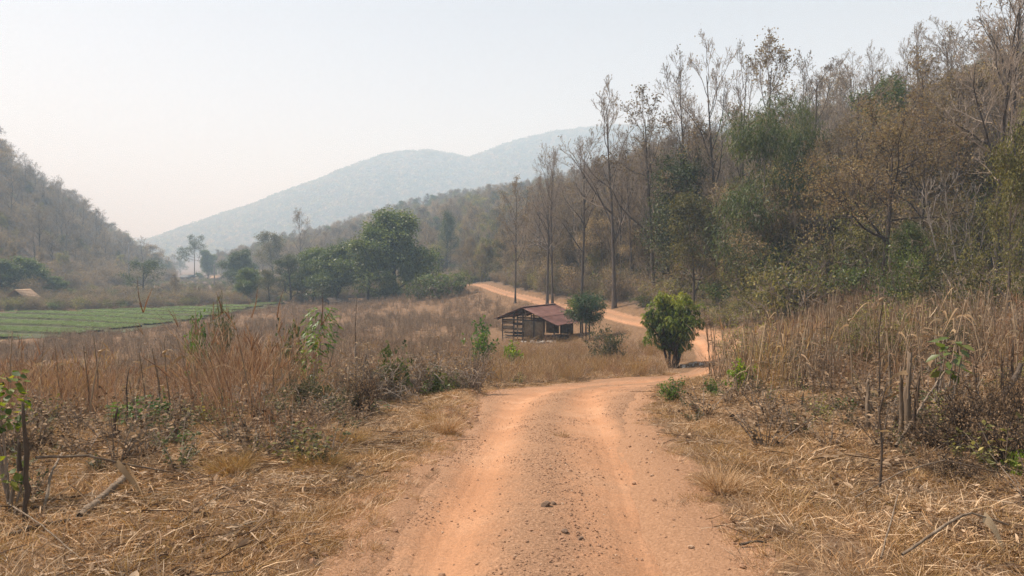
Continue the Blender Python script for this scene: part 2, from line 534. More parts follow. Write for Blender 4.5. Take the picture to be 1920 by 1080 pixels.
M['tan_stone'] = rough_mat('tan_stone', [(.25, (.38, .24, .15)), (.6, (.52, .36, .24)), (.8, (.6, .45, .32))], 7, .5, .02)
M['pale_stone'] = rough_mat('pale_stone', [(.25, (.28, .25, .21)), (.6, (.46, .42, .37)), (.8, (.6, .56, .5))], 7, .5, .02)
M['thatch'] = rough_mat('thatch', [(.3, (.20, .125, .075)), (.6, (.36, .25, .16)), (.8, (.50, .38, .26))], 12, .8, .03, (1, 6, 1))
M['metal_grey'] = rough_mat('metal_grey', [(.3, (.07, .08, .085)), (.7, (.15, .16, .165))], 3, .2, .01, rough=.6)
M['white_wall'] = rough_mat('white_wall', [(.3, (.55, .53, .5)), (.7, (.78, .76, .73))], 2, .1, .01)
M['concrete_pole'] = rough_mat('concrete_pole', [(.3, (.20, .19, .18)), (.7, (.3, .29, .28))], 5, .2, .01)


def rust_roof_mat():
    m, nt, p, out = new_mat('rust_roof')
    L = nt.links
    tc = nt.nodes.new('ShaderNodeTexCoord')
    mp = nt.nodes.new('ShaderNodeMapping'); mp.inputs['Scale'].default_value = (1, .35, 1)
    L.new(tc.outputs['Object'], mp.inputs['Vector'])
    n = noise(nt, 2.2, 6, .65, mp.outputs['Vector'])
    r = ramp(nt, [(.25, (.085, .040, .032)), (.45, (.145, .066, .052)), (.62, (.20, .098, .078)), (.78, (.32, .21, .175))])
    oi = nt.nodes.new('ShaderNodeObjectInfo')
    ad = nt.nodes.new('ShaderNodeMath'); ad.operation = 'MULTIPLY_ADD'; ad.inputs[1].default_value = .26; ad.inputs[2].default_value = -.13
    L.new(oi.outputs['Random'], ad.inputs[0])
    a2 = nt.nodes.new('ShaderNodeMath'); a2.operation = 'ADD'
    L.new(n.outputs['Fac'], a2.inputs[0]); L.new(ad.outputs[0], a2.inputs[1])
    L.new(a2.outputs[0], r.inputs['Fac']); L.new(r.outputs['Color'], p.inputs['Base Color'])
    p.inputs['Roughness'].default_value = .62; p.inputs['Specular IOR Level'].default_value = .35
    return m


M['rust_roof'] = rust_roof_mat()


def weave_mat():
    m, nt, p, out = new_mat('bamboo_weave')
    L = nt.links
    tc = nt.nodes.new('ShaderNodeTexCoord')
    n1 = noise(nt, 5, 5, .6, tc.outputs['Object'])
    ck = nt.nodes.new('ShaderNodeTexChecker'); ck.inputs['Scale'].default_value = 26
    ck.inputs['Color1'].default_value = (.30, .23, .15, 1); ck.inputs['Color2'].default_value = (.21, .155, .10, 1)
    L.new(tc.outputs['Object'], ck.inputs['Vector'])
    r = ramp(nt, [(.3, (.55, .5, .45)), (.7, (1.1, 1.05, 1.0))])
    L.new(n1.outputs['Fac'], r.inputs['Fac'])
    mx = nt.nodes.new('ShaderNodeMix'); mx.data_type = 'RGBA'; mx.blend_type = 'MULTIPLY'; mx.inputs[0].default_value = 1
    L.new(ck.outputs['Color'], mx.inputs[6]); L.new(r.outputs['Color'], mx.inputs[7])
    L.new(mx.outputs[2], p.inputs['Base Color'])
    p.inputs['Roughness'].default_value = .85
    return m


M['weave'] = weave_mat()


def ground_mat():
    m, nt, p, out = new_mat('ground_soil')
    L = nt.links
    geo = nt.nodes.new('ShaderNodeNewGeometry')
    pos = geo.outputs['Position']
    n1 = noise(nt, .55, 6, .62, pos); n2 = noise(nt, 5.0, 6, .65, pos); n3 = noise(nt, 42, 4, .7, pos, .6)
    soil = ramp(nt, [(.25, (.075, .046, .028)), (.5, (.135, .082, .048)), (.75, (.22, .14, .082))])
    straw = ramp(nt, [(.25, (.12, .070, .040)), (.5, (.22, .135, .075)), (.75, (.36, .24, .14))])
    dust = ramp(nt, [(.25, (.21, .118, .068)), (.5, (.325, .184, .106)), (.75, (.43, .26, .16))])
    litter = ramp(nt, [(.25, (.085, .058, .040)), (.5, (.155, .110, .078)), (.75, (.25, .18, .125))])
    for r in (soil, straw, dust, litter): L.new(n3.outputs['Fac'], r.inputs['Fac'])

    def mix(a, b, f):
        x = nt.nodes.new('ShaderNodeMix'); x.data_type = 'RGBA'
        L.new(a, x.inputs[6]); L.new(b, x.inputs[7]); L.new(f, x.inputs[0])
        return x.outputs[2]

    def att(n):
        a = nt.nodes.new('ShaderNodeAttribute'); a.attribute_name = n
        return a.outputs['Fac']
    sf = nt.nodes.new('ShaderNodeMapRange'); sf.inputs['From Min'].default_value = .38; sf.inputs['From Max'].default_value = .6
    L.new(n2.outputs['Fac'], sf.inputs['Value'])
    c = mix(soil.outputs['Color'], straw.outputs['Color'], sf.outputs['Result'])
    c = mix(c, litter.outputs['Color'], att('forest'))
    # dust: attribute plus broken edge
    ds = nt.nodes.new('ShaderNodeMath'); ds.operation = 'MULTIPLY_ADD'; ds.inputs[1].default_value = 1.3
    L.new(n2.outputs['Fac'], ds.inputs[0]); ds.inputs[2].default_value = -.65
    da = nt.nodes.new('ShaderNodeMath'); da.operation = 'ADD'; da.use_clamp = True
    L.new(ds.outputs[0], da.inputs[0]); L.new(att('dust'), da.inputs[1])
    dm = nt.nodes.new('ShaderNodeMapRange'); dm.interpolation_type = 'SMOOTHSTEP'
    dm.inputs['From Min'].default_value = .35; dm.inputs['From Max'].default_value = .75
    L.new(da.outputs[0], dm.inputs['Value'])
    c = mix(c, dust.outputs['Color'], dm.outputs['Result'])
    L.new(c, p.inputs['Base Color'])
    b = nt.nodes.new('ShaderNodeBump'); b.inputs['Strength'].default_value = .7; b.inputs['Distance'].default_value = .03
    L.new(n3.outputs['Fac'], b.inputs['Height']); L.new(b.outputs['Normal'], p.inputs['Normal'])
    p.inputs['Roughness'].default_value = .95; p.inputs['Specular IOR Level'].default_value = .1
    return m


def road_mat():
    m, nt, p, out = new_mat('road_laterite')
    L = nt.links
    geo = nt.nodes.new('ShaderNodeNewGeometry'); pos = geo.outputs['Position']
    n1 = noise(nt, .9, 5, .6, pos); n2 = noise(nt, 9, 6, .7, pos); n3 = noise(nt, 48, 5, .8, pos)
    loose = nt.nodes.new('ShaderNodeAttribute'); loose.attribute_name = 'loose'
    fine = ramp(nt, [(.25, (.37, .190, .102)), (.5, (.435, .230, .126)), (.75, (.50, .290, .172))])
    grit = ramp(nt, [(.25, (.17, .098, .058)), (.5, (.295, .172, .102)), (.75, (.44, .28, .18))])
    L.new(n1.outputs['Fac'], fine.inputs['Fac']); L.new(n3.outputs['Fac'], grit.inputs['Fac'])
    lf = nt.nodes.new('ShaderNodeMath'); lf.operation = 'MULTIPLY_ADD'; lf.inputs[1].default_value = 1.5; lf.inputs[2].default_value = -.75
    L.new(n2.outputs['Fac'], lf.inputs[0])
    la = nt.nodes.new('ShaderNodeMath'); la.operation = 'ADD'; la.use_clamp = True
    L.new(lf.outputs[0], la.inputs[0]); L.new(loose.outputs['Fac'], la.inputs[1])
    mx = nt.nodes.new('ShaderNodeMix'); mx.data_type = 'RGBA'
    L.new(la.outputs[0], mx.inputs[0]); L.new(fine.outputs['Color'], mx.inputs[6]); L.new(grit.outputs['Color'], mx.inputs[7])
    sp = ramp(nt, [(.25, (.66, .65, .64)), (.5, (1, 1, 1)), (.75, (1.26, 1.24, 1.2))])
    L.new(n3.outputs['Fac'], sp.inputs['Fac'])
    mu = nt.nodes.new('ShaderNodeMix'); mu.data_type = 'RGBA'; mu.blend_type = 'MULTIPLY'; mu.inputs[0].default_value = 1
    L.new(mx.outputs[2], mu.inputs[6]); L.new(sp.outputs['Color'], mu.inputs[7])
    L.new(mu.outputs[2], p.inputs['Base Color'])
    b = nt.nodes.new('ShaderNodeBump'); b.inputs['Strength'].default_value = .8; b.inputs['Distance'].default_value = .016
    L.new(n3.outputs['Fac'], b.inputs['Height'])
    b2 = nt.nodes.new('ShaderNodeBump'); b2.inputs['Strength'].default_value = .35; b2.inputs['Distance'].default_value = .03
    L.new(n2.outputs['Fac'], b2.inputs['Height']); L.new(b.outputs['Normal'], b2.inputs['Normal'])
    L.new(b2.outputs['Normal'], p.inputs['Normal'])
    p.inputs['Roughness'].default_value = .95; p.inputs['Specular IOR Level'].default_value = .1
    return m


M['ground'] = ground_mat()
M['road'] = road_mat()


# ------------------------------------------------------------------ ground sheet
def axis(segs):
    out = [segs[0][0]]
    for a, b, s0, s1 in segs:
        x = a; s = s0
        while x < b - 1e-6:
            s = s0 + (s1 - s0) * (x - a) / (b - a)
            x = min(b, x + s); out.append(x)
    return np.array(out)


pos_x = axis([(0, 7, .12, .12), (7, 20, .12, .6), (20, 120, .6, 4), (120, 700, 4, 30), (700, 3200, 30, 130)])
gx = np.concatenate([-pos_x[:0:-1], pos_x])
gy = axis([(-60, 0, 6, 1), (0, 3, .4, .14), (3, 16, .12, .14), (16, 40, .14, .5), (40, 160, .5, 3), (160, 600, 3, 9), (600, 2150, 9, 17), (2150, 4100, 17, 90)])
X, Y = np.meshgrid(gx, gy)
fx, fy = X.ravel(), Y.ravel()
gd, ghw = road_dist(fx, fy)
gz = ground_z(fx, fy, gd, ghw)
mb = MB()
nx, ny = len(gx), len(gy)
ii = (np.arange(ny - 1)[:, None] * nx + np.arange(nx - 1)[None]).ravel()
mb.add(np.stack([fx, fy, gz], 1), quads=np.stack([ii, ii + 1, ii + nx + 1, ii + nx], 1))
me = mb.mesh('ground', M['ground'])
e = gd - ghw
dust = 1.15 - 1.15 * smooth(-.15, .62, e + 0.35 * fbm(fx / .9, fy / .9, 61, 3) * 2)
dust = np.where(fy > 36, dust * (1 - smooth(-.1, .25, e)), dust)
dust = np.maximum(dust, 0.42 * (1 - smooth(.1, 1.0, e)) * (fx > 0) * (fy < 24))
a = me.attributes.new('dust', 'FLOAT', 'POINT'); a.data.foreach_set('value', dust.astype(np.float32))
tr = fx - np.interp(fy, RT_Y, RT_X); tl_ = -fx - np.interp(fy, LT_Y, LT_X)
fo = np.maximum(smooth(-3, 3, tr), smooth(-3, 3, tl_)); fo = np.maximum(fo, smooth(165, 210, fy) * .9); fo = np.maximum(fo, right_of_road(fx, fy) * smooth(1.0, 2.2, gd - ghw) * (fy < 170))
a = me.attributes.new('forest', 'FLOAT', 'POINT'); a.data.foreach_set('value', fo.astype(np.float32))
tag(obj('ground', me), 'dry valley ground with straw, bare soil and hillsides', kind='structure')

# ------------------------------------------------------------------ dirt road strip
svals = [0.0]
while svals[-1] < RS[-1]:
    s = svals[-1]
    svals.append(s + (0.25 if s < 10 else 0.05 if s < 34 else 0.12 if s < 60 else .4))
svals = np.array(svals[:-1])
cx = np.interp(svals, RS, RC[:, 0]); cy = np.interp(svals, RS, RC[:, 1])
tx = np.gradient(cx); ty = np.gradient(cy); tl = np.hypot(tx, ty); tx /= tl; ty /= tl
NU = 72
U = np.linspace(-1.28, 1.28, NU)
hwv = road_hw(cy)
RX = cx[:, None] + ty[:, None] * U[None] * hwv[:, None]
RY = cy[:, None] - tx[:, None] * U[None] * hwv[:, None]
lat = U[None] * hwv[:, None]
SS = np.broadcast_to(svals[:, None], RX.shape)
rz_ = h_base(RX, RY)
wob = edge_wobble(RX, RY)
ee = np.abs(lat) - hwv[:, None] + wob
track = np.exp(-((np.abs(lat + .08 * np.sin(SS / 3.1)) - .70) / .25) ** 2)
crown = np.exp(-((lat + .06 * np.sin(SS / 2.3)) / .25) ** 2)
nearf = (cy < 40)[:, None]
tread = np.sin(SS * 2 * np.pi / .06) * .002
rel = -.065 * track + .034 * crown + .05 * fbm(RX / 1.6, RY / 1.6, 71, 3) + .018 * fbm(RX / .22, RY / .22, 75, 3) * (1 - .6 * track) \
    + .008 * np.sin(lat * 60 + 3 * fbm(RX * .3, RY * .3, 79, 2)) * track + .010 * fbm(RX / .09, RY / .35, 77, 2) + .030 * np.maximum(fbm(RX / .11, RY / .11, 91, 2) - .10, 0) * (.5 + crown)
rz_ = rz_ + rel - .115 * smooth(-.30, .16, ee)
mb = MB()
ns = len(svals)
ii = (np.arange(ns - 1)[:, None] * NU + np.arange(NU - 1)[None]).ravel()
mb.add(np.stack([RX, RY, rz_], -1), quads=np.stack([ii, ii + NU, ii + NU + 1, ii + 1][::-1], 1))
me = mb.mesh('dirt_road', M['road'])
loose = np.clip(.50 + .55 * crown + .6 * smooth(-.75, -.15, ee) - .85 * track + .35 * fbm(RX / .8, RY / .8, 81, 3), 0, 1)
a = me.attributes.new('loose', 'FLOAT', 'POINT'); a.data.foreach_set('value', loose.ravel().astype(np.float32))
tag(obj('dirt_road', me), 'orange laterite dirt road with two wheel tracks winding uphill', kind='structure')


def road_z(x, y):
    """height of the road surface near (x, y)"""
    j = np.argmin((RX - x) ** 2 + (RY - y) ** 2)
    return float(rz_.ravel()[j])


# ------------------------------------------------------------------ scatter of ground cover (stuff) with geometry nodes
def euler_from(normal_slope, rz):
    gxs, gys = normal_slope
    n = np.stack([-gxs, -gys, np.ones_like(gxs)], 1); n /= np.linalg.norm(n, axis=1, keepdims=True)
    c, s = np.cos(rz), np.sin(rz)
    xa = np.stack([c, s, np.zeros_like(c)], 1)
    xa -= n * (xa * n).sum(1, keepdims=True); xa /= np.linalg.norm(xa, axis=1, keepdims=True)
    ya = np.cross(n, xa)
    R00, R10, R20 = xa[:, 0], xa[:, 1], xa[:, 2]
    R21, R22 = ya[:, 2], n[:, 2]
    return np.stack([np.arctan2(R21, R22), -np.arcsin(np.clip(R20, -1, 1)), np.arctan2(R10, R00)], 1)


def scatter(name, label, protos, xyz, rot, scl, idx, parent=None):
    """ONE object of kind stuff: instances of the proto meshes on points"""
    N = len(xyz)
    me = bpy.data.meshes.new(name)
    me.vertices.add(N); me.vertices.foreach_set('co', np.asarray(xyz, float).ravel())
    a = me.attributes.new('rot', 'FLOAT_VECTOR', 'POINT'); a.data.foreach_set('vector', np.asarray(rot, np.float32).ravel())
    a = me.attributes.new('scl', 'FLOAT_VECTOR', 'POINT')
    scl = np.asarray(scl, np.float32)
    if scl.ndim == 1: scl = np.repeat(scl[:, None], 3, 1)
    a.data.foreach_set('vector', scl.ravel())
    a = me.attributes.new('pick', 'INT', 'POINT'); a.data.foreach_set('value', np.asarray(idx, np.int32))
    o = obj(name, me, parent)
    g = bpy.data.node_groups.new(name + '_nodes', 'GeometryNodeTree')
    g.interface.new_socket('Geometry', in_out='INPUT', socket_type='NodeSocketGeometry')
    g.interface.new_socket('Geometry', in_out='OUTPUT', socket_type='NodeSocketGeometry')
    gi = g.nodes.new('NodeGroupInput'); go = g.nodes.new('NodeGroupOutput')
    m2p = g.nodes.new('GeometryNodeMeshToPoints')
    ip = g.nodes.new('GeometryNodeInstanceOnPoints')
    jn = g.nodes.new('GeometryNodeJoinGeometry')
    g.links.new(gi.outputs[0], m2p.inputs[0]); g.links.new(m2p.outputs[0], ip.inputs['Points'])
    for pr in reversed(protos):
        oi = g.nodes.new('GeometryNodeObjectInfo')
        po = bpy.data.objects.new(pr.name + '_source', pr)
        oi.inputs['Object'].default_value = po
        oi.inputs['As Instance'].default_value = True
        g.links.new(oi.outputs['Geometry'], jn.inputs[0])
    g.links.new(jn.outputs[0], ip.inputs['Instance'])
    ip.inputs['Pick Instance'].default_value = True

    def att(n, t):
        x = g.nodes.new('GeometryNodeInputNamedAttribute'); x.data_type = t; x.inputs['Name'].default_value = n
        return x.outputs['Attribute']
    g.links.new(att('pick', 'INT'), ip.inputs['Instance Index'])
    e2r = g.nodes.new('FunctionNodeEulerToRotation')
    g.links.new(att('rot', 'FLOAT_VECTOR'), e2r.inputs[0]); g.links.new(e2r.outputs[0], ip.inputs['Rotation'])
    g.links.new(att('scl', 'FLOAT_VECTOR'), ip.inputs['Scale'])
    g.links.new(ip.outputs[0], go.inputs[0])
    md = o.modifiers.new('scatter', 'NODES'); md.node_group = g
    tag(o, label, kind='stuff')
    return o


def cand(n, x0, x1, y0, y1, rng=RNG):
    return rng.uniform(x0, x1, n), rng.uniform(y0, y1, n)


def in_view(x, y, m=1.25):
    return (y > 2.6) & (np.abs(x) < 0.72 * m * y + 1.5)


def drop(x, y, sink=0.0, slope=True, rng=RNG):
    z = ground_z(x, y) - sink
    rz = rng.uniform(0, 2 * np.pi, len(x))
    if slope:
        h = .25
        sx = (h_base(x + h, y) - h_base(x - h, y)) / (2 * h); sy = (h_base(x, y + h) - h_base(x, y - h)) / (2 * h)
        rot = euler_from((sx, sy), rz)
    else:
        rot = np.stack([0 * rz, 0 * rz, rz], 1)
    return np.stack([x, y, z], 1), rot


def grass_clump(name, n, rad, L, W, mat, seed, spread=.5, bend=.35, segs=3, g=.15, plume=0, plume_mat=None):
    rng = np.random.default_rng(seed)
    mb = MB()
    a = rng.uniform(0, 2 * np.pi, n); r = rad * np.sqrt(rng.random(n))
    pos = np.stack([r * np.cos(a), r * np.sin(a), -.02 + 0 * r], 1)
    out = np.stack([np.cos(a), np.sin(a), 0 * a], 1)
    d = np.array([0, 0, 1.0]) + out * (rng.random(n) * spread)[:, None] + rng.normal(size=(n, 3)) * spread * .35
    bd = (out * .5 + rng.normal(size=(n, 3)) * .6) * bend; bd[:, 2] = 0
    Ls = rng.uniform(L[0], L[1], n)
    mb.blades(pos, d, Ls, rng.uniform(W[0], W[1], n), bd, rng, segs, g=g)
    if plume:
        k = rng.choice(n, plume, replace=False)
        dn = d / np.linalg.norm(d, axis=1, keepdims=True)
        tip = pos[k] + dn[k] * Ls[k, None] + bd[k] * Ls[k, None]; tip[:, 2] -= g * Ls[k]
        for q in range(3):
            mb.blades(tip - dn[k] * .12, dn[k] + rng.normal(size=(plume, 3)) * .25, rng.uniform(.15, .3, plume), .012, rng.normal(size=(plume, 3)) * .2, rng, 2)
    return mb.mesh(name, mat)


# straw mats lying on the ground
def straw_mat(name, n, rad, L, W, mat, seed, lift=.05):
    rng = np.random.default_rng(seed)
    mb = MB()
    a = rng.uniform(0, 2 * np.pi, n); r = rad * np.sqrt(rng.random(n))
    pos = np.stack([r * np.cos(a), r * np.sin(a), rng.random(n) * lift], 1)
    b = rng.uniform(0, 2 * np.pi, n)
    d = np.stack([np.cos(b), np.sin(b), rng.normal(size=n) * .18 + .08], 1)
    bd = rng.normal(size=(n, 3)) * .22; bd[:, 2] *= .3
    mb.blades(pos - d * .1, d, rng.uniform(L[0], L[1], n), rng.uniform(W[0], W[1], n), bd, rng, 3, g=.08)
    return mb.mesh(name, mat)


def leaf_litter(name, n, seed):
    # curled dead leaves and bits of stem on the ground
    r = np.random.default_rng(seed)
    mb = MB()
    a = r.uniform(0, 6.28, n); q = .3 * np.sqrt(r.random(n))
    pos = np.stack([q * np.cos(a), q * np.sin(a), .008 + .03 * r.random(n)], 1)
    b = r.uniform(0, 6.28, n); d = np.stack([np.cos(b), np.sin(b), r.normal(size=n) * .35], 1)
    L = r.uniform(.03, .11, n)
    mb.leaves(pos, d, L, L * r.uniform(.25, .6, n), r, nice=True, droop=.1, roll=.5)
    m = 10
    p0 = np.stack([r.normal(size=m) * .2, r.normal(size=m) * .2, .01 + .03 * r.random(m)], 1)
    d2 = r.normal(size=(m, 3)); d2[:, 2] *= .15
    P = np.stack([p0, p0 + d2 * .08 + r.normal(size=(m, 3)) * .01, p0 + d2 * .16], 1); P[:, :, 2] = np.maximum(P[:, :, 2], .006)
    mb.tubes(P, np.full((m, 3), .004), 3, r.random(m) * .5)
    return mb.mesh(name, M['leaf_litter'])


short = [grass_clump('short_grass_%s' % k, 60, .12, (.04, .15), (.0035, .007), M[m], 100 + i, .9, .5)
         for i, (k, m) in enumerate([('a', 'straw'), ('b', 'straw'), ('c', 'grass_gold'), ('d', 'straw_grey')])]
mats = [straw_mat('straw_a', 80, .28, (.06, .26), (.004, .008), M['straw'], 120), straw_mat('straw_b', 80, .28, (.06, .26), (.004, .009), M['straw_grey'], 121),
        straw_mat('straw_c', 16, .4, (.2, .6), (.004, .010), M['straw_grey'], 122, .08), leaf_litter('litter_a', 26, 123), leaf_litter('litter_b', 20, 124)]
tall = [grass_clump('tall_grass_%s' % k, 70, .26, (.7, 1.5), (.004, .008), M[m], 140 + i, .28, .28, 4, .12, 24)
        for i, (k, m) in enumerate([('a', 'grass_red'), ('b', 'grass_red'), ('c', 'straw_grey'), ('d', 'grass_gold')])]
tall += [grass_clump('lodged_grass_a', 80, .3, (.6, 1.3), (.004, .008), M['grass_red'], 150, .9, 1.0, 5, .45, 10), grass_clump('lodged_grass_b', 80, .3, (.5, 1.2), (.004, .008), M['straw_grey'], 151, 1.0, 1.0, 5, .5, 8)]


def stubble(name, n, rad, H, seed):
    rng = np.random.default_rng(seed)
    mb = MB()
    a = rng.uniform(0, 2 * np.pi, n); r = rad * np.sqrt(rng.random(n))
    p0 = np.stack([r * np.cos(a), r * np.sin(a), -.03 + 0 * r], 1)
    d = np.array([0, 0, 1.0]) + rng.normal(size=(n, 3)) * .12
    Ls = rng.uniform(H[0], H[1], n)
    P = np.stack([p0, p0 + d * Ls[:, None] * .5, p0 + d * Ls[:, None] + rng.normal(size=(n, 3)) * .05], 1)
    mb.tubes(P, np.stack([Ls * 0 + .011, Ls * 0 + .009, Ls * 0 + .006], 1), 4, rng.random(n), mat=0)
    m = n * 3
    k = rng.integers(0, n, m); t = rng.uniform(.2, .95, m)
    pos = p0[k] + d[k] * (Ls[k] * t)[:, None]
    dd = rng.normal(size=(m, 3)); dd[:, 2] = np.abs(dd[:, 2]) * .3
    mb.blades(pos, dd, rng.uniform(.15, .5, m), rng.uniform(.008, .025, m), rng.normal(size=(m, 3)) * .2, rng, 3, mat=1, g=.8)
    return mb.mesh(name, [M['stalk'], M['stub_leaf']])


stub = [stubble('stubble_a', 7, .35, (.5, 1.3), 160), stubble('stubble_b', 9, .4, (.4, 1.0), 161), stubble('stubble_c', 6, .4, (.7, 1.6), 162)]


def weed(name, n, H, leaf, mat, seed, nl=16, stem=M['twig'], spread=.45):
    """low herb: thin stems with small leaves"""
    rng = np.random.default_rng(seed)
    mb = MB()
    a = rng.uniform(0, 2 * np.pi, n)
    out = np.stack([np.cos(a), np.sin(a), 0 * a], 1)
    d = np.array([0, 0, 1.0]) + out * rng.uniform(.1, spread * 2, n)[:, None]
    d /= np.linalg.norm(d, axis=1, keepdims=True)
    Ls = rng.uniform(H * .45, H, n)
    p0 = out * .05 * H; p0[:, 2] = -.02
    P = np.stack([p0, p0 + d * Ls[:, None] * .5, p0 + d * Ls[:, None] + out * .08 * H], 1)
    mb.tubes(P, np.stack([Ls * 0 + .005, Ls * 0 + .004, Ls * 0 + .002], 1), 3, rng.random(n), mat=0)
    k = np.repeat(np.arange(n), nl); t = rng.uniform(.15, 1, len(k))
    pos = p0[k] + d[k] * (Ls[k] * t)[:, None]
    dd = rng.normal(size=(len(k), 3)); dd[:, 2] = np.abs(dd[:, 2]) * .5
    mb.leaves(pos, dd, rng.uniform(leaf * .6, leaf, len(k)), rng.uniform(leaf * .3, leaf * .5, len(k)), rng, mat=1, roll=.6)
    return mb.mesh(name, [stem, mat])


herb = [weed('herb_a', 9, .35, .05, M['leaf_weed'], 180), weed('herb_b', 8, .28, .045, M['leaf_weed'], 181), weed('herb_c', 8, .4, .06, M['leaf_olive'], 182),
        weed('herb_d', 8, .35, .055, M['leaf_fresh'], 183), weed('herb_e', 12, .45, .06, M['brush_dark'], 184, 14)]


def on_beds(x, y):
    farl = np.interp(x, [-112, -85, -70, -55, -43], [105, 107, 112, 126, 135]); nearl = np.interp(x, [-112, -60, -48, -43], [63, 65, 68, 75])
    return (x < -41.0) & (y > nearl) & (y < farl) & (x > -115)


def place_cover():
    rng = np.random.default_rng(33)
    # short straw grass on both sides of the road and on the mown terrace
    x, y = cand(90000, -16, 24, 2.8, 30, rng)
    d, hw = road_dist(x, y); e = d - hw + edge_wobble(x, y) * .8
    pr = np.where(x < 0, smooth(-.12, .3, e), smooth(.02, .55, e)) * np.where(y < 12, 1, .55) * (.35 + 1.3 * vnoise(x / .8, y / .8, 5))
    pr *= np.where((x > 0) & (y < 24), .25 + .75 * smooth(.25, 1.6, e), 1)
    pr *= np.where((y > 20) & (np.abs(x) < 6), .6, 1)
    k = (rng.random(len(x)) < pr * .62) & in_view(x, y)
    x, y, e = x[k], y[k], e[k]
    xyz, rot = drop(x, y, 0, True, rng)
    s = rng.uniform(.6, 1.35, len(x)) * (.6 + .5 * smooth(.1, .9, e)) * np.where(y > 14, 1.35, 1)
    scatter('short_dry_grass', 'short straw coloured dry grass beside the road', short, xyz, rot, s, rng.integers(0, 4, len(x)))
    print('short', len(x))
    x, y = cand(26000, -4, 8, 3.2, 24, rng)
    d, hw = road_dist(x, y); e = d - hw + edge_wobble(x, y)
    pr = np.where(x < .5 + .03 * y, smooth(-.22, .05, e) * (1 - smooth(.6, 1.1, e)), .5 * smooth(-.05, .5, e) * (1 - smooth(1.2, 2.0, e))) * (.25 + 1.2 * vnoise(x / .35, y / .35, 15))
    k = (rng.random(len(x)) < pr) & in_view(x, y)
    x, y, e = x[k], y[k], e[k]
    xyz, rot = drop(x, y, .01, True, rng)
    scatter('road_edge_grass', 'thin dry straw fringing the dirt road edges', short, xyz, rot, rng.uniform(.45, .95, len(x)) * (.7 + .5 * smooth(-.1, .5, e)), rng.integers(0, 4, len(x)))
    print('fringe', len(x))
    # lying straw
    x, y = cand(30000, -14, 16, 2.8, 26, rng)
    d, hw = road_dist(x, y); e = d - hw + edge_wobble(x, y) * .8
    pr = smooth(.25, 1.1, e) * np.where(x > 3, 1, .75) * (.3 + 1.2 * vnoise(x / 1.4, y / 1.4, 8)) * np.where((x < 0) | (x > 3.2) | (y > 12), 1, .35)
    k = (rng.random(len(x)) < pr * .6) & in_view(x, y)
    x, y = x[k], y[k]
    xyz, rot = drop(x, y, -.01, True, rng)
    pick = rng.choice(5, len(x), p=[.26, .24, .08, .24, .18])
    scatter('straw_litter', 'dry straw and broken stems lying on the ground', mats, xyz, rot, rng.uniform(.7, 1.3, len(x)), pick)
    print('straw', len(x))
    # tall reddish grass stands
    x, y = cand(22000, -60, 3.2, 6.5, 66, rng)
    d, hw = road_dist(x, y); e = d - hw
    mid = fbm(x / 4.5, y / 4.5, 12, 3)
    pr = smooth(1.3, 3.2, e + 2.0 * mid) * smooth(6.5, 9, y + .15 * x * -1) * smooth(-.02, .16, mid) * np.where(y < 30, 1, .2)
    pr *= np.where((y > 20) & (x > -2), .25, 1)
    core = (x / y < -.30) & (y > 7.6) & (y < 24)
    pr = np.where(core, np.maximum(pr, 1.0 * smooth(-.12, .08, mid) * smooth(6.8, 9.0, y)), pr * .7)
    k = (rng.random(len(x)) < pr * .62) & in_view(x, y) & ~on_beds(x, y)
    xl, yl = x[k], y[k]
    # right terrace edge and right field
    x, y = cand(9000, 3, 40, 11, 44, rng)
    d, hw = road_dist(x, y); e = d - hw
    t = x - np.interp(y, RT_Y, RT_X)
    pr = smooth(1.2, 2.2, e) * smooth(11.5, 14.5, y + .15 * (x - 5)) * (1 - smooth(2, 7, t)) * smooth(-.25, .2, fbm(x / 3, y / 3, 14, 3)) * np.where(x > .27 * y, 1, 0)
    k = (rng.random(len(x)) < pr * .30) & in_view(x, y)
    xr, yr = x[k], y[k]
    # dry grass around the hut and inside the bend
    x, y = cand(5000, -4, 9, 23, 56, rng)
    d, hw = road_dist(x, y); e = d - hw
    pr = smooth(.3, 1.0, e) * smooth(-.3, .1, fbm(x / 2.5, y / 2.5, 18, 3)) * np.where(y > 45, .25, 1)
    k = (rng.random(len(x)) < pr * .7) & (np.hypot(x - 7.8, y - 34) > 1.7)
    xc, yc = x[k], y[k]
    x = np.concatenate([xl, xr, xc]); y = np.concatenate([yl, yr, yc])
    xyz, rot = drop(x, y, .02, False, rng)
    sc = np.concatenate([np.where((xl / yl < -.30) & (yl < 26), rng.uniform(.35, .95, len(xl)) * smooth(4.0, 9.5, yl) + .5 * np.exp(-((xl / yl + .385) / .05) ** 2), rng.uniform(.45, .8, len(xl))), rng.uniform(.45, 1.1, len(xr)), rng.uniform(.35, .62, len(xc))])
    pick = np.concatenate([rng.choice(6, len(xl), p=[.30, .24, .10, .06, .18, .12]), rng.choice(6, len(xr), p=[.24, .20, .12, .08, .20, .16]), rng.choice(6, len(xc), p=[.1, .15, .30, .30, .05, .10])])
    scatter('tall_dry_grass', 'tall reddish and straw coloured dry grass standing in the field', tall, xyz, rot, sc, pick)
    print('tall', len(x))
    # stubble field
    x, y = cand(42000, -75, 6, 12, 134, rng)
    d, hw = road_dist(x, y); e = d - hw
    pr = smooth(.8, 2.2, e) * np.where(y < 40, .42, 1) * np.where(y > 85, .7, 1) * smooth(-.25, .1, fbm(x / 3.5, y / 5, 19, 3))
    k = (rng.random(len(x)) < pr * .6) & in_view(x, y) & ~on_beds(x, y) & ~((x > -3) & (y > 20) & (y < 66))
    xa, ya = x[k], y[k]
    x, y = cand(2600, 3, 36, 11, 44, rng)
    d, hw = road_dist(x, y); e = d - hw
    t = x - np.interp(y, RT_Y, RT_X)
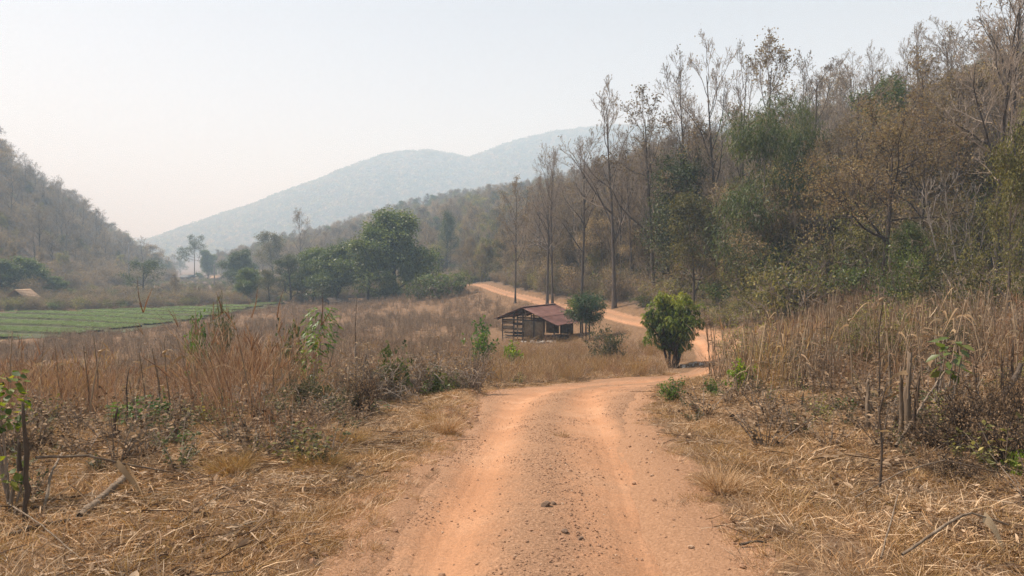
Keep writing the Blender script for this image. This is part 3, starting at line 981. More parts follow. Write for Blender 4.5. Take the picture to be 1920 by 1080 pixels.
    k = (rng.random(len(x)) < smooth(.9, 2.2, e) * smooth(11.5, 14, y) * (1 - smooth(0, 5, t)) * np.where(x > .29 * y, .62, 0)) & in_view(x, y)
    x = np.concatenate([xa, x[k]]); y = np.concatenate([ya, y[k]])
    xyz, rot = drop(x, y, .02, False, rng)
    scatter('field_stubble', 'rows of dead brown crop stalks left standing in the field', stub, xyz, rot, np.stack([np.ones(len(x))] * 2 + [np.where((y > 26) & (x < 6), rng.uniform(.4, .85, len(x)), np.where(x < 3, rng.uniform(.5, .95, len(x)), rng.uniform(.75, 1.15, len(x))))], 1), rng.integers(0, 3, len(x)))
    print('stubble', len(x))
    # herbs
    x, y = cand(26000, -30, 26, 5, 50, rng)
    d, hw = road_dist(x, y); e = d - hw
    pr = smooth(.5, 1.8, e) * smooth(-.1, .2, fbm(x / 2.2, y / 2.2, 22, 3)) * np.where(x > 0, .45, .55) * np.where(y > 25, .5, 1)
    k = (rng.random(len(x)) < pr * .6) & in_view(x, y)
    x2, y2 = cand(3200, -9, 9, 4.2, 12, rng)
    d2, hw2 = road_dist(x2, y2)
    k2 = (rng.random(len(x2)) < .32 * smooth(.9, 2.0, d2 - hw2) * smooth(-.15, .15, fbm(x2 / 1.2, y2 / 1.2, 27, 3)) * np.where(x2 > 0, smooth(2.8, 4.5, x2), 1)) & in_view(x2, y2)
    x, y = np.concatenate([x[k], x2[k2]]), np.concatenate([y[k], y2[k2]])
    xyz, rot = drop(x, y, .02, False, rng)
    scatter('low_weeds', 'low grey green and brown weeds between the dry grass', herb, xyz, rot, rng.uniform(.7, 1.5, len(x)), rng.choice(5, len(x), p=[.17, .16, .12, .05, .50]))
    print('herb', len(x))


place_cover()


# gravel on the road
def pebble(name, seed, mat, n=1):
    rng = np.random.default_rng(seed)
    import bmesh
    bm = bmesh.new()
    bmesh.ops.create_icosphere(bm, subdivisions=1, radius=1)
    for v in bm.verts:
        f = 1 + rng.normal() * .16
        v.co = Vector((v.co.x * f * 1.15, v.co.y * f * .85, v.co.z * f * .62))
    me = bpy.data.meshes.new(name); bm.to_mesh(me); bm.free()
    me.materials.append(mat)
    return me


pebs = [pebble('pebble_%d' % i, 200 + i, M['stone']) for i in range(3)] + [pebble('pebble_pale', 205, M['tan_stone'])]


def place_gravel():
    rng = np.random.default_rng(51)
    n = 70000
    j = np.searchsorted(svals, 11.0 + 26 * rng.random(n) ** 1.6)
    k = (svals[j] > 10.5) & (svals[j] < 45)
    j = j[k]
    u = rng.integers(6, NU - 6, len(j))
    pr = (loose[j, u] * .8 + .12) * (.15 + 1.5 * smooth(.35, .75, vnoise(RX[j, u] / .45, RY[j, u] / .6, 37)))
    k = rng.random(len(j)) < pr
    j, u = j[k], u[k]
    x = RX[j, u] + rng.normal(size=len(j)) * .02; y = RY[j, u] + rng.normal(size=len(j)) * .02
    s = .003 + .009 * rng.random(len(j)) ** 4 + .006 * (rng.random(len(j)) > .985)
    xyz = np.stack([x, y, rz_[j, u] + s * .15], 1)
    # shoulder crumbs
    xs, ys = cand(9000, -2.5, 5.5, 4, 22, rng)
    d, hw = road_dist(xs, ys); e = d - hw
    k = rng.random(len(xs)) < (1 - smooth(.1, 1.1, e)) * (e > -.25) * .8
    xs, ys = xs[k], ys[k]
    s2 = .006 + .022 * rng.random(len(xs)) ** 4
    xyz = np.vstack([xyz, np.stack([xs, ys, ground_z(xs, ys) + s2 * .2], 1)])
    s = np.concatenate([s, s2])
    rot = rng.uniform(0, 6.28, (len(s), 3)) * np.array([.08, .08, 1])
    scatter('gravel', 'loose brown gravel and clods on the dirt road', pebs, xyz, rot, s, rng.choice(4, len(s), p=[.31, .31, .31, .07]))
    print('gravel', len(s))


place_gravel()


# ------------------------------------------------------------------ trees
def unit(v):
    return v / (np.linalg.norm(v, axis=-1, keepdims=True) + 1e-9)


def grow(rng, H, r0, bole=.45, counts=(9, 6, 5, 4), ratio=(.42, .5, .5, .5), angle=(45, 42, 40, 40), gnarl=.10, up=.10, lean=(0, 0), segs=(9, 6, 5, 4, 3), crook=.02):
    """level by level skeleton; returns list of (P, R) per level"""
    levels = []
    start = np.array([[0, 0, -.15]]); d = unit(np.array([[lean[0], lean[1], 1.0]])); L = np.array([H * .92]); r = np.array([r0])
    for lv in range(len(counts) + 1):
        n = len(start); k = segs[lv]
        P = [start]; dd = d
        g = crook if lv == 0 else gnarl
        for i in range(k):
            dd = unit(dd + rng.normal(size=(n, 3)) * g * (1.6 if lv else 1) + np.array([0, 0, up if lv else .02]))
            P.append(P[-1] + dd * (L / k)[:, None])
        P = np.stack(P, 1)
        t = np.linspace(0, 1, k + 1)
        taper = (1 - .82 * t ** 1.1)
        R = r[:, None] * taper[None]
        if lv == 0:
            R = R * (1 + .55 * np.exp(-t * H / .6))[None]
        levels.append((P, R))
        if lv == len(counts): break
        c = counts[lv]
        t0 = bole if lv == 0 else .22
        tt = t0 + (1 - t0) * ((np.arange(c)[None] + rng.random((n, c))) / c)
        tt = np.clip(tt, 0, .985)
        f = tt * k; i0 = np.clip(f.astype(int), 0, k - 1); w = (f - i0)[..., None]
        ar = np.arange(n)[:, None]
        st = P[ar, i0] * (1 - w) + P[ar, i0 + 1] * w
        pd = unit(P[ar, i0 + 1] - P[ar, i0])
        rr = R[ar, i0] * (1 - w[..., 0]) + R[ar, i0 + 1] * w[..., 0]
        az = rng.uniform(0, 2 * np.pi, (n, 1)) + np.arange(c)[None] * 2.399 + rng.normal(size=(n, c)) * .4
        ref = np.where(np.abs(pd[..., 2:3]) > .9, np.array([1.0, 0, 0]), np.array([0, 0, 1.0]))
        u = unit(np.cross(pd, ref)); v = np.cross(pd, u)
        an = np.radians(angle[lv] + rng.normal(size=(n, c)) * 10) * (1.15 - .5 * (tt - t0) / (1 - t0))
        cd = pd * np.cos(an)[..., None] + (u * np.cos(az)[..., None] + v * np.sin(az)[..., None]) * np.sin(an)[..., None]
        ll = L[:, None] * ratio[lv] * rng.uniform(.7, 1.2, (n, c)) * (1.15 - .65 * ((tt - t0) / (1 - t0)))
        cr = np.minimum(rr * .62, .55 * r[:, None])
        start, d, L, r = st.reshape(-1, 3), unit(cd.reshape(-1, 3)), ll.ravel(), np.maximum(cr.ravel(), .006)
    return levels


SIDES = (8, 6, 5, 4, 3)


def tree_proto(key, seed, H, r0, bark, leaf=None, nleaf=0, lsize=(.1, .2), lw=.45, twigr=.011, blob=.25, bare=.0, limb_levels=2, droop=.3, leaf2=None, **kw):
    """two meshes: trunk with limbs, crown with twigs and leaves; measured height"""
    rng = np.random.default_rng(seed)
    lv = grow(rng, H, r0, **kw)
    tr = MB(); cr = MB(); al = MB()
    for i, (P, R) in enumerate(lv):
        R = np.maximum(R, twigr if i > 1 else twigr * 1.6)
        if i < limb_levels: tr.tubes(P, R, SIDES[i])
        else: cr.tubes(P, R, SIDES[i], mat=0)
    tips = lv[-1][0]
    if nleaf:
        n = len(tips)
        k = rng.integers(0, n, nleaf)
        if bare: # leaves only on some branches
            keep = rng.random(n) > bare; k = k[keep[k]]
        t = rng.uniform(.3, 1, len(k)); f = t * (tips.shape[1] - 1); i0 = np.clip(f.astype(int), 0, tips.shape[1] - 2); w = (f - i0)[:, None]
        pos = tips[k, i0] * (1 - w) + tips[k, i0 + 1] * w + rng.normal(size=(len(k), 3)) * blob * np.array([1, 1, .7])
        d = unit(tips[k, -1] - tips[k, 0]) + rng.normal(size=(len(k), 3)) * .8
        sz = rng.uniform(lsize[0], lsize[1], len(k))
        clump = vnoise(pos[:, 0] * 1.1 + pos[:, 2] * .7, pos[:, 1] * 1.1 - pos[:, 2] * .6, seed)
        tint = np.clip(1.25 * (.5 * clump + .5 * rng.random(len(k)) - .5) + .5, 0, 1)
        cr.leaves(pos, d, sz, sz * lw, rng, tint=tint, mat=1, droop=droop)
    mats_c = [bark if limb_levels > 3 else M['twig'] if bark is M['bark_grey'] else bark, leaf or M['twig']]
    tm = tr.mesh(key + '_trunk', bark); cm = cr.mesh(key + '_crown', mats_c)
    top = max(v[:, 2].max() for v in cr.v)
    w = max(np.abs(v[:, :2]).max() for v in cr.v)
    # joined copy for far woods
    return dict(trunk=tm, crown=cm, H=top, W=w, tr=tr, cr=cr, bark=bark, mats=mats_c, key=key)


def joined(pr):
    mb = MB()
    for src, off in ((pr['tr'], 0), (pr['cr'], 1)):
        base = mb.n
        mb.v += src.v; mb.tint += src.tint
        mb.q += [q + base for q in src.q]; mb.t += [t + base for t in src.t]
        mb.qm += [m + off for m in src.qm]; mb.tm += [m + off for m in src.tm]
        mb.n += src.n
    return mb.mesh(pr['key'] + '_far', [pr['bark']] + pr['mats'])


T = {}
bare_kw = dict(bole=.33, counts=(11, 6, 5, 4), ratio=(.36, .5, .5, .55), angle=(42, 40, 38, 38), gnarl=.11, up=.13)
for i, s in enumerate((1, 2, 3, 4)):
    T['bare%d' % i] = tree_proto('bare%d' % i, 300 + s, 19, .21, M['bark_grey'], M['leaf_brown'], 260, (.10, .22), .6, .012, .15, **bare_kw)
for i in range(2):   # tall bare tree that still holds brown leaf clusters
    T['clump%d' % i] = tree_proto('clump%d' % i, 310 + i, 18, .19, M['bark_grey'], M['leaf_brown'], 2600, (.14, .30), .6, .012, .28, bare=.35, **bare_kw)
for i in range(3):   # brown leaved smaller trees
    T['brown%d' % i] = tree_proto('brown%d' % i, 320 + i, 10, .13, M['bark_grey'], M['leaf_brown'], 5200, (.13, .27), .55, .010, .35, bole=.25, counts=(10, 6, 5, 3), ratio=(.45, .5, .5, .5), angle=(50, 45, 42, 40), gnarl=.14, up=.08)
T['rust'] = tree_proto('rust', 331, 12, .21, M['bark_dark'], M['leaf_rust'], 13000, (.08, .17), .5, .011, .40, bole=.32, counts=(9, 7, 5, 4), ratio=(.62, .5, .5, .5), angle=(58, 46, 42, 40), gnarl=.15, up=.05, lean=(-.03, 0), crook=.06)
for i in range(3):   # olive and green mixed
    T['olive%d' % i] = tree_proto('olive%d' % i, 340 + i, 10, .14, M['bark_grey'], M['leaf_olive'], 7000, (.13, .27), .55, .010, .42, bole=.22, counts=(11, 6, 5, 3), ratio=(.42, .5, .5, .5), angle=(50, 45, 42, 40), gnarl=.13, up=.08)
for i in range(3):   # dense evergreen
    T['green%d' % i] = tree_proto('green%d' % i, 350 + i, 13, .24, M['bark_dark'], M['leaf_green'], 15000, (.16, .32), .5, .013, .5, bole=.2, counts=(13, 7, 5, 3), ratio=(.44, .48, .5, .5), angle=(56, 48, 42, 40), gnarl=.13, up=.09)
for i in range(3):   # broad valley evergreens
    T['broad%d' % i] = tree_proto('broad%d' % i, 355 + i, 13, .28, M['bark_dark'], M['leaf_green'], 21000, (.28, .52), .5, .016, .62, bole=.10, counts=(15, 7, 5, 3), ratio=(.46, .48, .5, .5), angle=(58, 48, 42, 40), gnarl=.14, up=.08)
for i in range(2):
    T['dark%d' % i] = tree_proto('dark%d' % i, 360 + i, 12, .2, M['bark_dark'], M['leaf_dark'], 13000, (.12, .26), .42, .012, .5, bole=.15, counts=(14, 7, 5, 3), ratio=(.36, .48, .5, .5), angle=(52, 46, 42, 40), gnarl=.13, up=.10)
T['bamboo'] = tree_proto('bamboo', 371, 13, .09, M['bark_pale'], M['leaf_dark'], 17000, (.18, .36), .2, .010, .55, droop=.7, bole=.12, counts=(18, 6, 4, 3), ratio=(.34, .5, .5, .5), angle=(50, 50, 45, 45), gnarl=.16, up=-.04)
T['flat'] = tree_proto('flat', 381, 8, .16, M['bark_dark'], M['leaf_green'], 5200, (.14, .26), .5, .012, .35, bole=.35, counts=(8, 6, 5, 3), ratio=(.62, .5, .5, .5), angle=(62, 48, 42, 40), gnarl=.14, up=.05)
T['tiered'] = tree_proto('tiered', 391, 22, .28, M['bark_grey'], M['leaf_dark'], 5200, (.3, .6), .45, .02, .5, bole=.45, counts=(11, 6, 5, 3), ratio=(.34, .5, .5, .45), angle=(78, 48, 42, 40), gnarl=.08, up=.0)
T['white'] = tree_proto('white', 395, 8, .055, M['bark_pale'], None, 0, twigr=.009, bole=.4, counts=(6, 4, 3), ratio=(.3, .5, .5), angle=(35, 38, 38), gnarl=.1, up=.12, segs=(9, 5, 4, 3), lean=(-.22, 0))


def place_tree(kind, name, label, x, y, top=None, height=None, rz=None, group=None, wide=1.0, cat='tree', seed=0, tilt=(0, 0)):
    pr = T[kind]
    z = GZ(x, y)
    if top is not None: height = top - z
    s = height / pr['H']
    rr = random.Random(int(x * 97 + y * 31 + seed))
    o = thing(name, label, cat, (x, y, z - .05), rr.uniform(0, 6.28) if rz is None else rz, (s * wide, s * wide, s), group, tilt)
    obj('trunk', pr['trunk'], o); obj('crown', pr['crown'], o)
    return o


def tree_px(kind, name, label, px, d, top_py, **kw):
    return place_tree(kind, name, label, px2x(px, d), d, top=py2z(top_py, d), **kw)


# trees one can single out, right forest
tree_px('bare0', 'bare_tree', 'tallest slender bare tree against the sky above the forest edge', 1342, 58, 62, wide=.85)
tree_px('bare1', 'bare_tree', 'slender bare tree just left of the tallest tree on the forest edge', 1283, 60, 84, wide=.8)
tree_px('clump0', 'bare_tree', 'tall bare tree with sparse dark leaf tufts above the dark green thicket', 1440, 60, 60, wide=.95)
tree_px('bare3', 'bare_tree', 'tall bare tree between the tallest tree and the dark green thicket', 1392, 63, 75, wide=.8)
tree_px('bare2', 'bare_tree', 'tall straight bare tree standing above the dirt road bend behind the hut', 1152, 70, 150, wide=.9)
tree_px('bare0', 'bare_tree', 'bare grey tree with dark straight trunk directly behind the round tree', 1090, 75, 228, wide=.85, rz=1.3)
tree_px('bare3', 'bare_tree', 'left one of a close pair of bare trunks behind the shed roof', 1026, 84, 262, wide=.8, rz=2.2)
tree_px('bare1', 'bare_tree', 'right one of a close pair of bare trunks behind the shed roof', 1036, 82, 275, wide=.8, rz=4.2)
tree_px('clump1', 'bare_tree', 'thin brown tree at the left end of the right forest above the road', 966, 92, 325, wide=.75)
tree_px('clump1', 'bare_tree', 'bare tree with brown leaf clusters left of the slender bare pair', 1225, 66, 150, wide=1.0, rz=3)
tree_px('dark0', 'evergreen_tree', 'grey green evergreen tree with dark stem among bare trees', 1268, 60, 262, wide=1.0)
tree_px('bamboo', 'bamboo_thicket', 'dark green drooping thicket in the middle of the right forest', 1430, 46, 150, wide=.95, cat='bamboo')
tree_px('bamboo', 'bamboo_thicket', 'dark green drooping thicket right beside the larger one', 1500, 48, 165, wide=.8, cat='bamboo', rz=2.5)
tree_px('rust', 'brown_tree', 'rust brown tree with dark forked trunk and wide thin crown', 1657, 36, 150, wide=1.05, rz=.6)
tree_px('green1', 'evergreen_tree', 'olive green rounded tree top rising behind the rust brown tree', 1665, 58, 130, wide=.95)
tree_px('bare2', 'bare_tree', 'large bare tree reaching past the top edge at the right', 1868, 33, -45, wide=.95, rz=.4)
tree_px('bare3', 'bare_tree', 'bare tree with crooked limbs left of the large bare tree', 1790, 40, 120, wide=1.2, rz=1.4)
tree_px('brown0', 'bare_tree', 'grey brown twiggy tree right behind the rust brown tree', 1745, 44, 190, wide=1.2)
tree_px('bare1', 'bare_tree', 'thin bare tree top left above the olive green crown', 1632, 78, 75, wide=.75, rz=1)
tree_px('bare0', 'bare_tree', 'thin bare tree top right above the olive green crown', 1716, 80, 70, wide=.75, rz=2)
tree_px('olive0', 'vine_covered_tree', 'leafy yellow green vine covered trunk at the right edge', 1893, 22, 215, wide=.45)
for i, (px, tp) in enumerate(((1780, 330), (1808, 320), (1832, 345))):
    tree_px('white', 'pale_sapling', 'thin pale leaning stem below the crooked bare tree', px, 31, tp, rz=.3 * i, group='thin pale leaning stems')
tree_px('olive1', 'evergreen_tree', 'olive tree with yellowish leaves behind the mango tree', 1300, 52, 350, wide=1.0)
tree_px('dark1', 'evergreen_tree', 'dark green tree low in the forest right of the rust brown trunk', 1715, 30, 400, wide=1.1)

# trees of the valley, middle
tree_px('broad0', 'evergreen_tree', 'largest dark green broad tree in the middle of the valley', 740, 128, 384, wide=1.15, rz=.5)
tree_px('broad1', 'evergreen_tree', 'dark green tree on the left flank of the largest one', 690, 126, 420, wide=1.05, rz=1.5)
tree_px('broad2', 'evergreen_tree', 'rounded green tree left of the two dark tall trees', 632, 130, 448, wide=1.3)
tree_px('dark0', 'evergreen_tree', 'dark bushy tree near the left end of the valley tree row', 545, 132, 472, wide=1.6)
tree_px('broad0', 'evergreen_tree', 'green tree between the rounded green and dark bushy trees', 588, 136, 458, wide=1.35, rz=3.1)
tree_px('broad2', 'evergreen_tree', 'small green tree at the left end of the valley tree row', 472, 140, 498, wide=1.5, rz=2)
tree_px('olive2', 'evergreen_tree', 'low olive tree in front of the valley tree row end', 505, 134, 500, wide=1.6)
tree_px('broad1', 'evergreen_tree', 'dark green low tree under the right side of the largest one', 765, 125, 450, wide=.8, rz=4)
tree_px('dark1', 'evergreen_tree', 'dark column shaped tree on the hazy slope behind the valley trees', 838, 190, 388, wide=.85)
tree_px('clump0', 'pale_tree', 'tall pale thin tree against the blue mountain', 563, 250, 388, wide=.85)
tree_px('tiered', 'tiered_tree', 'hazy tall tree with layered flat branches far down the valley', 365, 330, 437, wide=1.0)
tree_px('broad1', 'evergreen_tree', 'hazy green tree right beside the far layered tree', 390, 335, 465, wide=1.0)
tree_px('broad2', 'evergreen_tree', 'hazy rounded tree left of the valley tree row', 448, 200, 463, wide=1.25)
tree_px('olive1', 'evergreen_tree', 'hazy thin tree rising behind the dark bushy valley tree', 512, 215, 430, wide=1.1)
tree_px('flat', 'umbrella_tree', 'green umbrella shaped tree standing alone behind the crop field', 268, 150, 483, wide=1.25)
tree_px('brown1', 'small_tree', 'dark thin small tree right of the umbrella shaped tree', 330, 145, 512, wide=.9)
tree_px('broad2', 'evergreen_tree', 'dark green tree above the small thatched hut', 52, 140, 476, wide=1.5, rz=.8)
tree_px('broad0', 'evergreen_tree', 'dark green tree at the left edge behind the thatched hut', 4, 138, 480, wide=1.4)
tree_px('broad1', 'evergreen_tree', 'low dark green tree right of the thatched hut', 96, 142, 515, wide=1.7, rz=2.8)


# forest filling: individuals nearest, then one far wood
def hill_slots(rng, n, x0, x1, y0, y1, test, mind):
    pts = []
    tries = 0
    while len(pts) < n and tries < n * 60:
        tries += 1
        x = rng.uniform(x0, x1); y = rng.uniform(y0, y1)
        if abs(x) > .72 * 1.15 * y + 2: continue
        if not test(x, y): continue
        if any((x - a) ** 2 + (y - b) ** 2 < mind ** 2 for a, b in pts): continue
        pts.append((x, y))
    return pts


rng = np.random.default_rng(77)
toe_r = lambda y: float(np.interp(y, RT_Y, RT_X))
toe_l = lambda y: -float(np.interp(y, LT_Y, LT_X))


ORD_R = [(1000, 'left of the bare pair behind the shed'), (1070, 'behind the shed'), (1140, 'behind the round tree'), (1215, 'between the round tree and the mango tree'), (1320, 'above the mango tree'),
         (1400, 'right of the mango tree'), (1520, 'around the dark green thicket'), (1600, 'left of the rust brown tree'), (1720, 'behind the rust brown tree'), (1830, 'below the large bare tree'), (9999, 'at the right edge')]
ORD_L = [(40, 'at the left edge'), (110, 'above the thatched hut'), (180, 'right of the thatched hut'), (250, 'left of the umbrella shaped tree'), (9999, 'behind the umbrella shaped tree')]
ORD_M = [(480, 'left of the valley tree row'), (600, 'behind the left valley trees'), (700, 'behind the rounded green tree'), (800, 'behind the largest valley tree'), (900, 'around the dark column tree'), (9999, 'above the road end')]
size_word = lambda h, lo, hi: 'short' if h < lo + (hi - lo) * .34 else 'tall' if h > lo + (hi - lo) * .67 else 'medium'


def where(tab, px):
    return next(t for lim, t in tab if px < lim)


def fill(slots, table, hmul, label_of, group, tab):
    for x, y in slots:
        kinds = [k for k, p, lo, hi in table]; pr = np.array([p for k, p, lo, hi in table], float)
        i = rng.choice(len(table), p=pr / pr.sum())
        k, p, lo, hi = table[i]
        nm, lab, cat = label_of(k)
        hh = rng.uniform(lo, hi)
        lab = size_word(hh, lo, hi) + ' ' + lab + ' ' + where(tab, 960 + FPX * x / y)
        place_tree(k, nm, lab, x, y, height=hh * hmul(x, y), group=group, wide=rng.uniform(.85, 1.15))


def right_label(k):
    if k.startswith('bare'): return 'bare_tree', 'bare forest tree', 'tree'
    if k.startswith('clump'): return 'bare_tree', 'nearly bare brown leaved forest tree', 'tree'
    if k.startswith('brown'): return 'brown_tree', 'small brown leaved forest tree', 'tree'
    if k.startswith('olive'): return 'olive_tree', 'small olive leaved forest tree', 'tree'
    return 'evergreen_tree', 'green leaved forest tree', 'tree'


slots = hill_slots(rng, 150, 0, 110, 24, 150, lambda x, y: toe_r(y) + 1.0 < x < toe_r(y) + 16 + y * .25 and x > -8, 2.9)
fill(slots, [('bare0', 2, 11, 17), ('bare1', 2, 11, 17), ('bare2', 2, 11, 17), ('bare3', 2, 11, 17), ('clump0', 2.5, 10, 15), ('clump1', 2.5, 10, 15), ('brown0', 3, 5, 9), ('brown1', 3, 5, 9), ('brown2', 3, 4, 8),
             ('olive0', 1.6, 4, 8), ('olive1', 1.6, 4, 9), ('green2', .5, 6, 9), ('rust', .8, 6, 9)], lambda x, y: 1.0 if y < 100 else 1.15, right_label, 'trees of the right slope', ORD_R)
slots2 = hill_slots(rng, 120, -6, 60, 40, 140, lambda x, y: toe_r(y) - 3.0 < x < toe_r(y) + 15 and right_of_road(np.array([x]), np.array([y]))[0] > 0 and road_dist([x], [y])[0][0] > 4, 2.3)
fill(slots2, [('bare0', 2, 9, 13), ('bare2', 2, 9, 13), ('clump0', 3, 8, 13), ('clump1', 3, 8, 13), ('brown0', 4, 5, 10), ('brown1', 4, 5, 10), ('brown2', 4, 5, 9), ('olive0', 1.5, 4, 7), ('olive2', 1.5, 4, 7), ('rust', .8, 5, 8)],
     lambda x, y: 1.0, right_label, 'trees of the right slope', ORD_R)
slots3 = hill_slots(rng, 95, -4, 30, 58, 125, lambda x, y: x < toe_r(y) + 11 and right_of_road(np.array([x]), np.array([y]))[0] > 0 and 972 < 960 + FPX * x / y < 1330 and road_dist([x], [y])[0][0] > 4.2, 2.0)
fill(slots3, [('bare0', 2, 13, 18), ('bare1', 2, 13, 18), ('bare2', 2, 13, 17), ('bare3', 2, 13, 17), ('clump0', 3, 11, 16), ('clump1', 3, 11, 16), ('brown1', 2, 9, 12)],
     lambda x, y: 1.0, right_label, 'trees of the right slope', ORD_R)
print('right fill', len(slots), len(slots2), len(slots3))


def left_label(k):
    if k[:4] in ('bare', 'clum'): return 'bare_tree', 'bare left hillside tree', 'tree'
    if k.startswith('brown') or k == 'rust': return 'brown_tree', 'brown left hillside tree', 'tree'
    return 'olive_tree', 'dull green left hillside tree', 'tree'


slots = hill_slots(rng, 110, -260, -90, 120, 330, lambda x, y: toe_l(y) - 70 < x < toe_l(y) + 4, 6.0)
fill(slots, [('bare0', 2, 12, 17), ('bare1', 2, 12, 17), ('bare2', 2, 11, 16), ('clump0', 2.5, 10, 15), ('clump1', 2.5, 10, 15), ('brown0', 3, 7, 11), ('brown1', 3, 7, 11), ('rust', 1.2, 6, 9),
             ('olive0', 1.5, 6, 9), ('olive2', 1.5, 6, 9)], lambda x, y: 1.0, left_label, 'trees of the left hillside', ORD_L)


def mid_label(k):
    if k[:4] in ('bare', 'clum'): return 'bare_tree', 'hazy bare slope tree', 'tree'
    if k.startswith('brown'): return 'brown_tree', 'hazy brown slope tree', 'tree'
    return 'green_tree', 'hazy green slope tree', 'tree'


slots = hill_slots(rng, 90, -110, 30, 165, 330, lambda x, y: toe_r(y) + 4 < x < toe_r(y) + 75, 6.5)
fill(slots, [('clump0', 2, 11, 16), ('clump1', 2, 11, 16), ('bare0', 1, 12, 16), ('brown0', 3, 8, 13), ('brown1', 3, 8, 13), ('olive0', 2.0, 8, 12), ('olive1', 1, 8, 12), ('green2', .6, 8, 12)],
     lambda x, y: 1.0, mid_label, 'trees of the gentle slope', ORD_M)

far_protos = [joined(T[k]) for k in ('bare1', 'clump0', 'brown0', 'brown1', 'olive0', 'clump1', 'green2')]
far_h = np.array([T[k]['H'] for k in ('bare1', 'clump0', 'brown0', 'brown1', 'olive0', 'clump1', 'green2')])


def far_wood(name, label, n, x0, x1, y0, y1, test, prob, hh, seed, wide=1.1):
    r = np.random.default_rng(seed)
    x, y = cand(n, x0, x1, y0, y1, r)
    k = test(x, y) & (np.abs(x) < .72 * 1.12 * y)
    x, y = x[k], y[k]
    pick = r.choice(len(prob), len(x), p=np.array(prob) / sum(prob))
    s = r.uniform(hh[0], hh[1], len(x)) / far_h[pick]
    xyz, rot = drop(x, y, .1, False, r)
    scatter(name, label, far_protos, xyz, rot, np.stack([s * wide, s * wide, s], 1), pick)
    print(name, len(x))


tRf = lambda x, y: x - np.interp(y, RT_Y, RT_X)
tLf = lambda x, y: -x - np.interp(y, LT_Y, LT_X)
far_wood('hillside_wood', 'dry brown wood covering the upper right hillside', 5200, 10, 420, 60, 520, lambda x, y: (tRf(x, y) > 18 + y * .2) & (tRf(x, y) < 330), [3, 2, 3, 3, 1.5, 2, .4], (5, 9.5), 501)
far_wood('slope_wood', 'dense grey brown young wood behind the forest edge', 3200, -10, 90, 42, 165, lambda x, y: (tRf(x, y) > -9) & (tRf(x, y) < 34) & (right_of_road(x, y) > 0) & (road_dist(x, y)[0] > 4.2), [4, 3, 3, 3, 1.2, 3, .2], (4.5, 10), 505)
far_wood('left_hill_wood', 'hazy dry wood covering the left hill', 2300, -480, -95, 120, 760, lambda x, y: ((tLf(x, y) > 40) | (y > 320)) & (tLf(x, y) > -6) & (tLf(x, y) < 260), [6, 4, 1.0, 1.0, .8, 4.5, .3], (9, 16), 502, 1.55)
far_wood('middle_slope_wood', 'hazy wood on the slope in front of the mountain', 5200, -300, 300, 185, 720, lambda x, y: (tRf(x, y) > 0), [2, 3, 3, 3, 2, 3, .8], (10, 16), 503)
far_wood('valley_far_trees', 'hazy trees closing the far end of the valley floor', 520, -330, 0, 200, 640, lambda x, y: (tRf(x, y) < 10) & (tLf(x, y) < 10) & (vnoise(x / 40, y / 40, 3) > .42) & (y > 345 - 2.2 * np.clip(x + 100, 0, 66)) & (np.abs(960 + FPX * x / y - 365) > 22), [.5, 1, 2, 1, 3, 1, 3], (8, 15), 504)


# canopy of the far mountain: coarse crowns only
def crown_blob(name, seed, mat):
    r = np.random.default_rng(seed)
    mb = MB()
    n = 46
    p = unit(r.normal(size=(n, 3))) * (r.random((n, 1)) ** .4) * np.array([4.2, 4.2, 3.2]) + np.array([0, 0, 7.5])
    mb.leaves(p, r.normal(size=(n, 3)), r.uniform(2.0, 3.6, n), r.uniform(1.5, 2.6, n), r)
    mb.tubes(np.array([[[0, 0, -.5], [0, 0, 7.0]]]), np.array([[.3, .2]]), 4)
    return mb.mesh(name, mat)


blobs = [crown_blob('far_crown_a', 1, M['leaf_olive']), crown_blob('far_crown_b', 2, M['leaf_brown']), crown_blob('far_crown_c', 3, M['leaf_dark'])]


def mountain_wood():
    r = np.random.default_rng(511)
    x, y = cand(46000, -1370, 790, 1140, 2080, r)
    k = (np.abs(x) < .75 * y) & (r.random(len(x)) < .35 + .65 * smooth(1140, 1770, y))
    x, y = x[k], y[k]
    z = h_base(x, y) - .4
    s = r.uniform(.7, 1.6, len(x))
    rot = np.stack([0 * x, 0 * x, r.uniform(0, 6.28, len(x))], 1)
    scatter('mountain_forest', 'blue hazy forest covering the far mountain', blobs, np.stack([x, y, z], 1), rot, s, r.choice(3, len(x), p=[.4, .35, .25]))
    print('mountain', len(x))


mountain_wood()


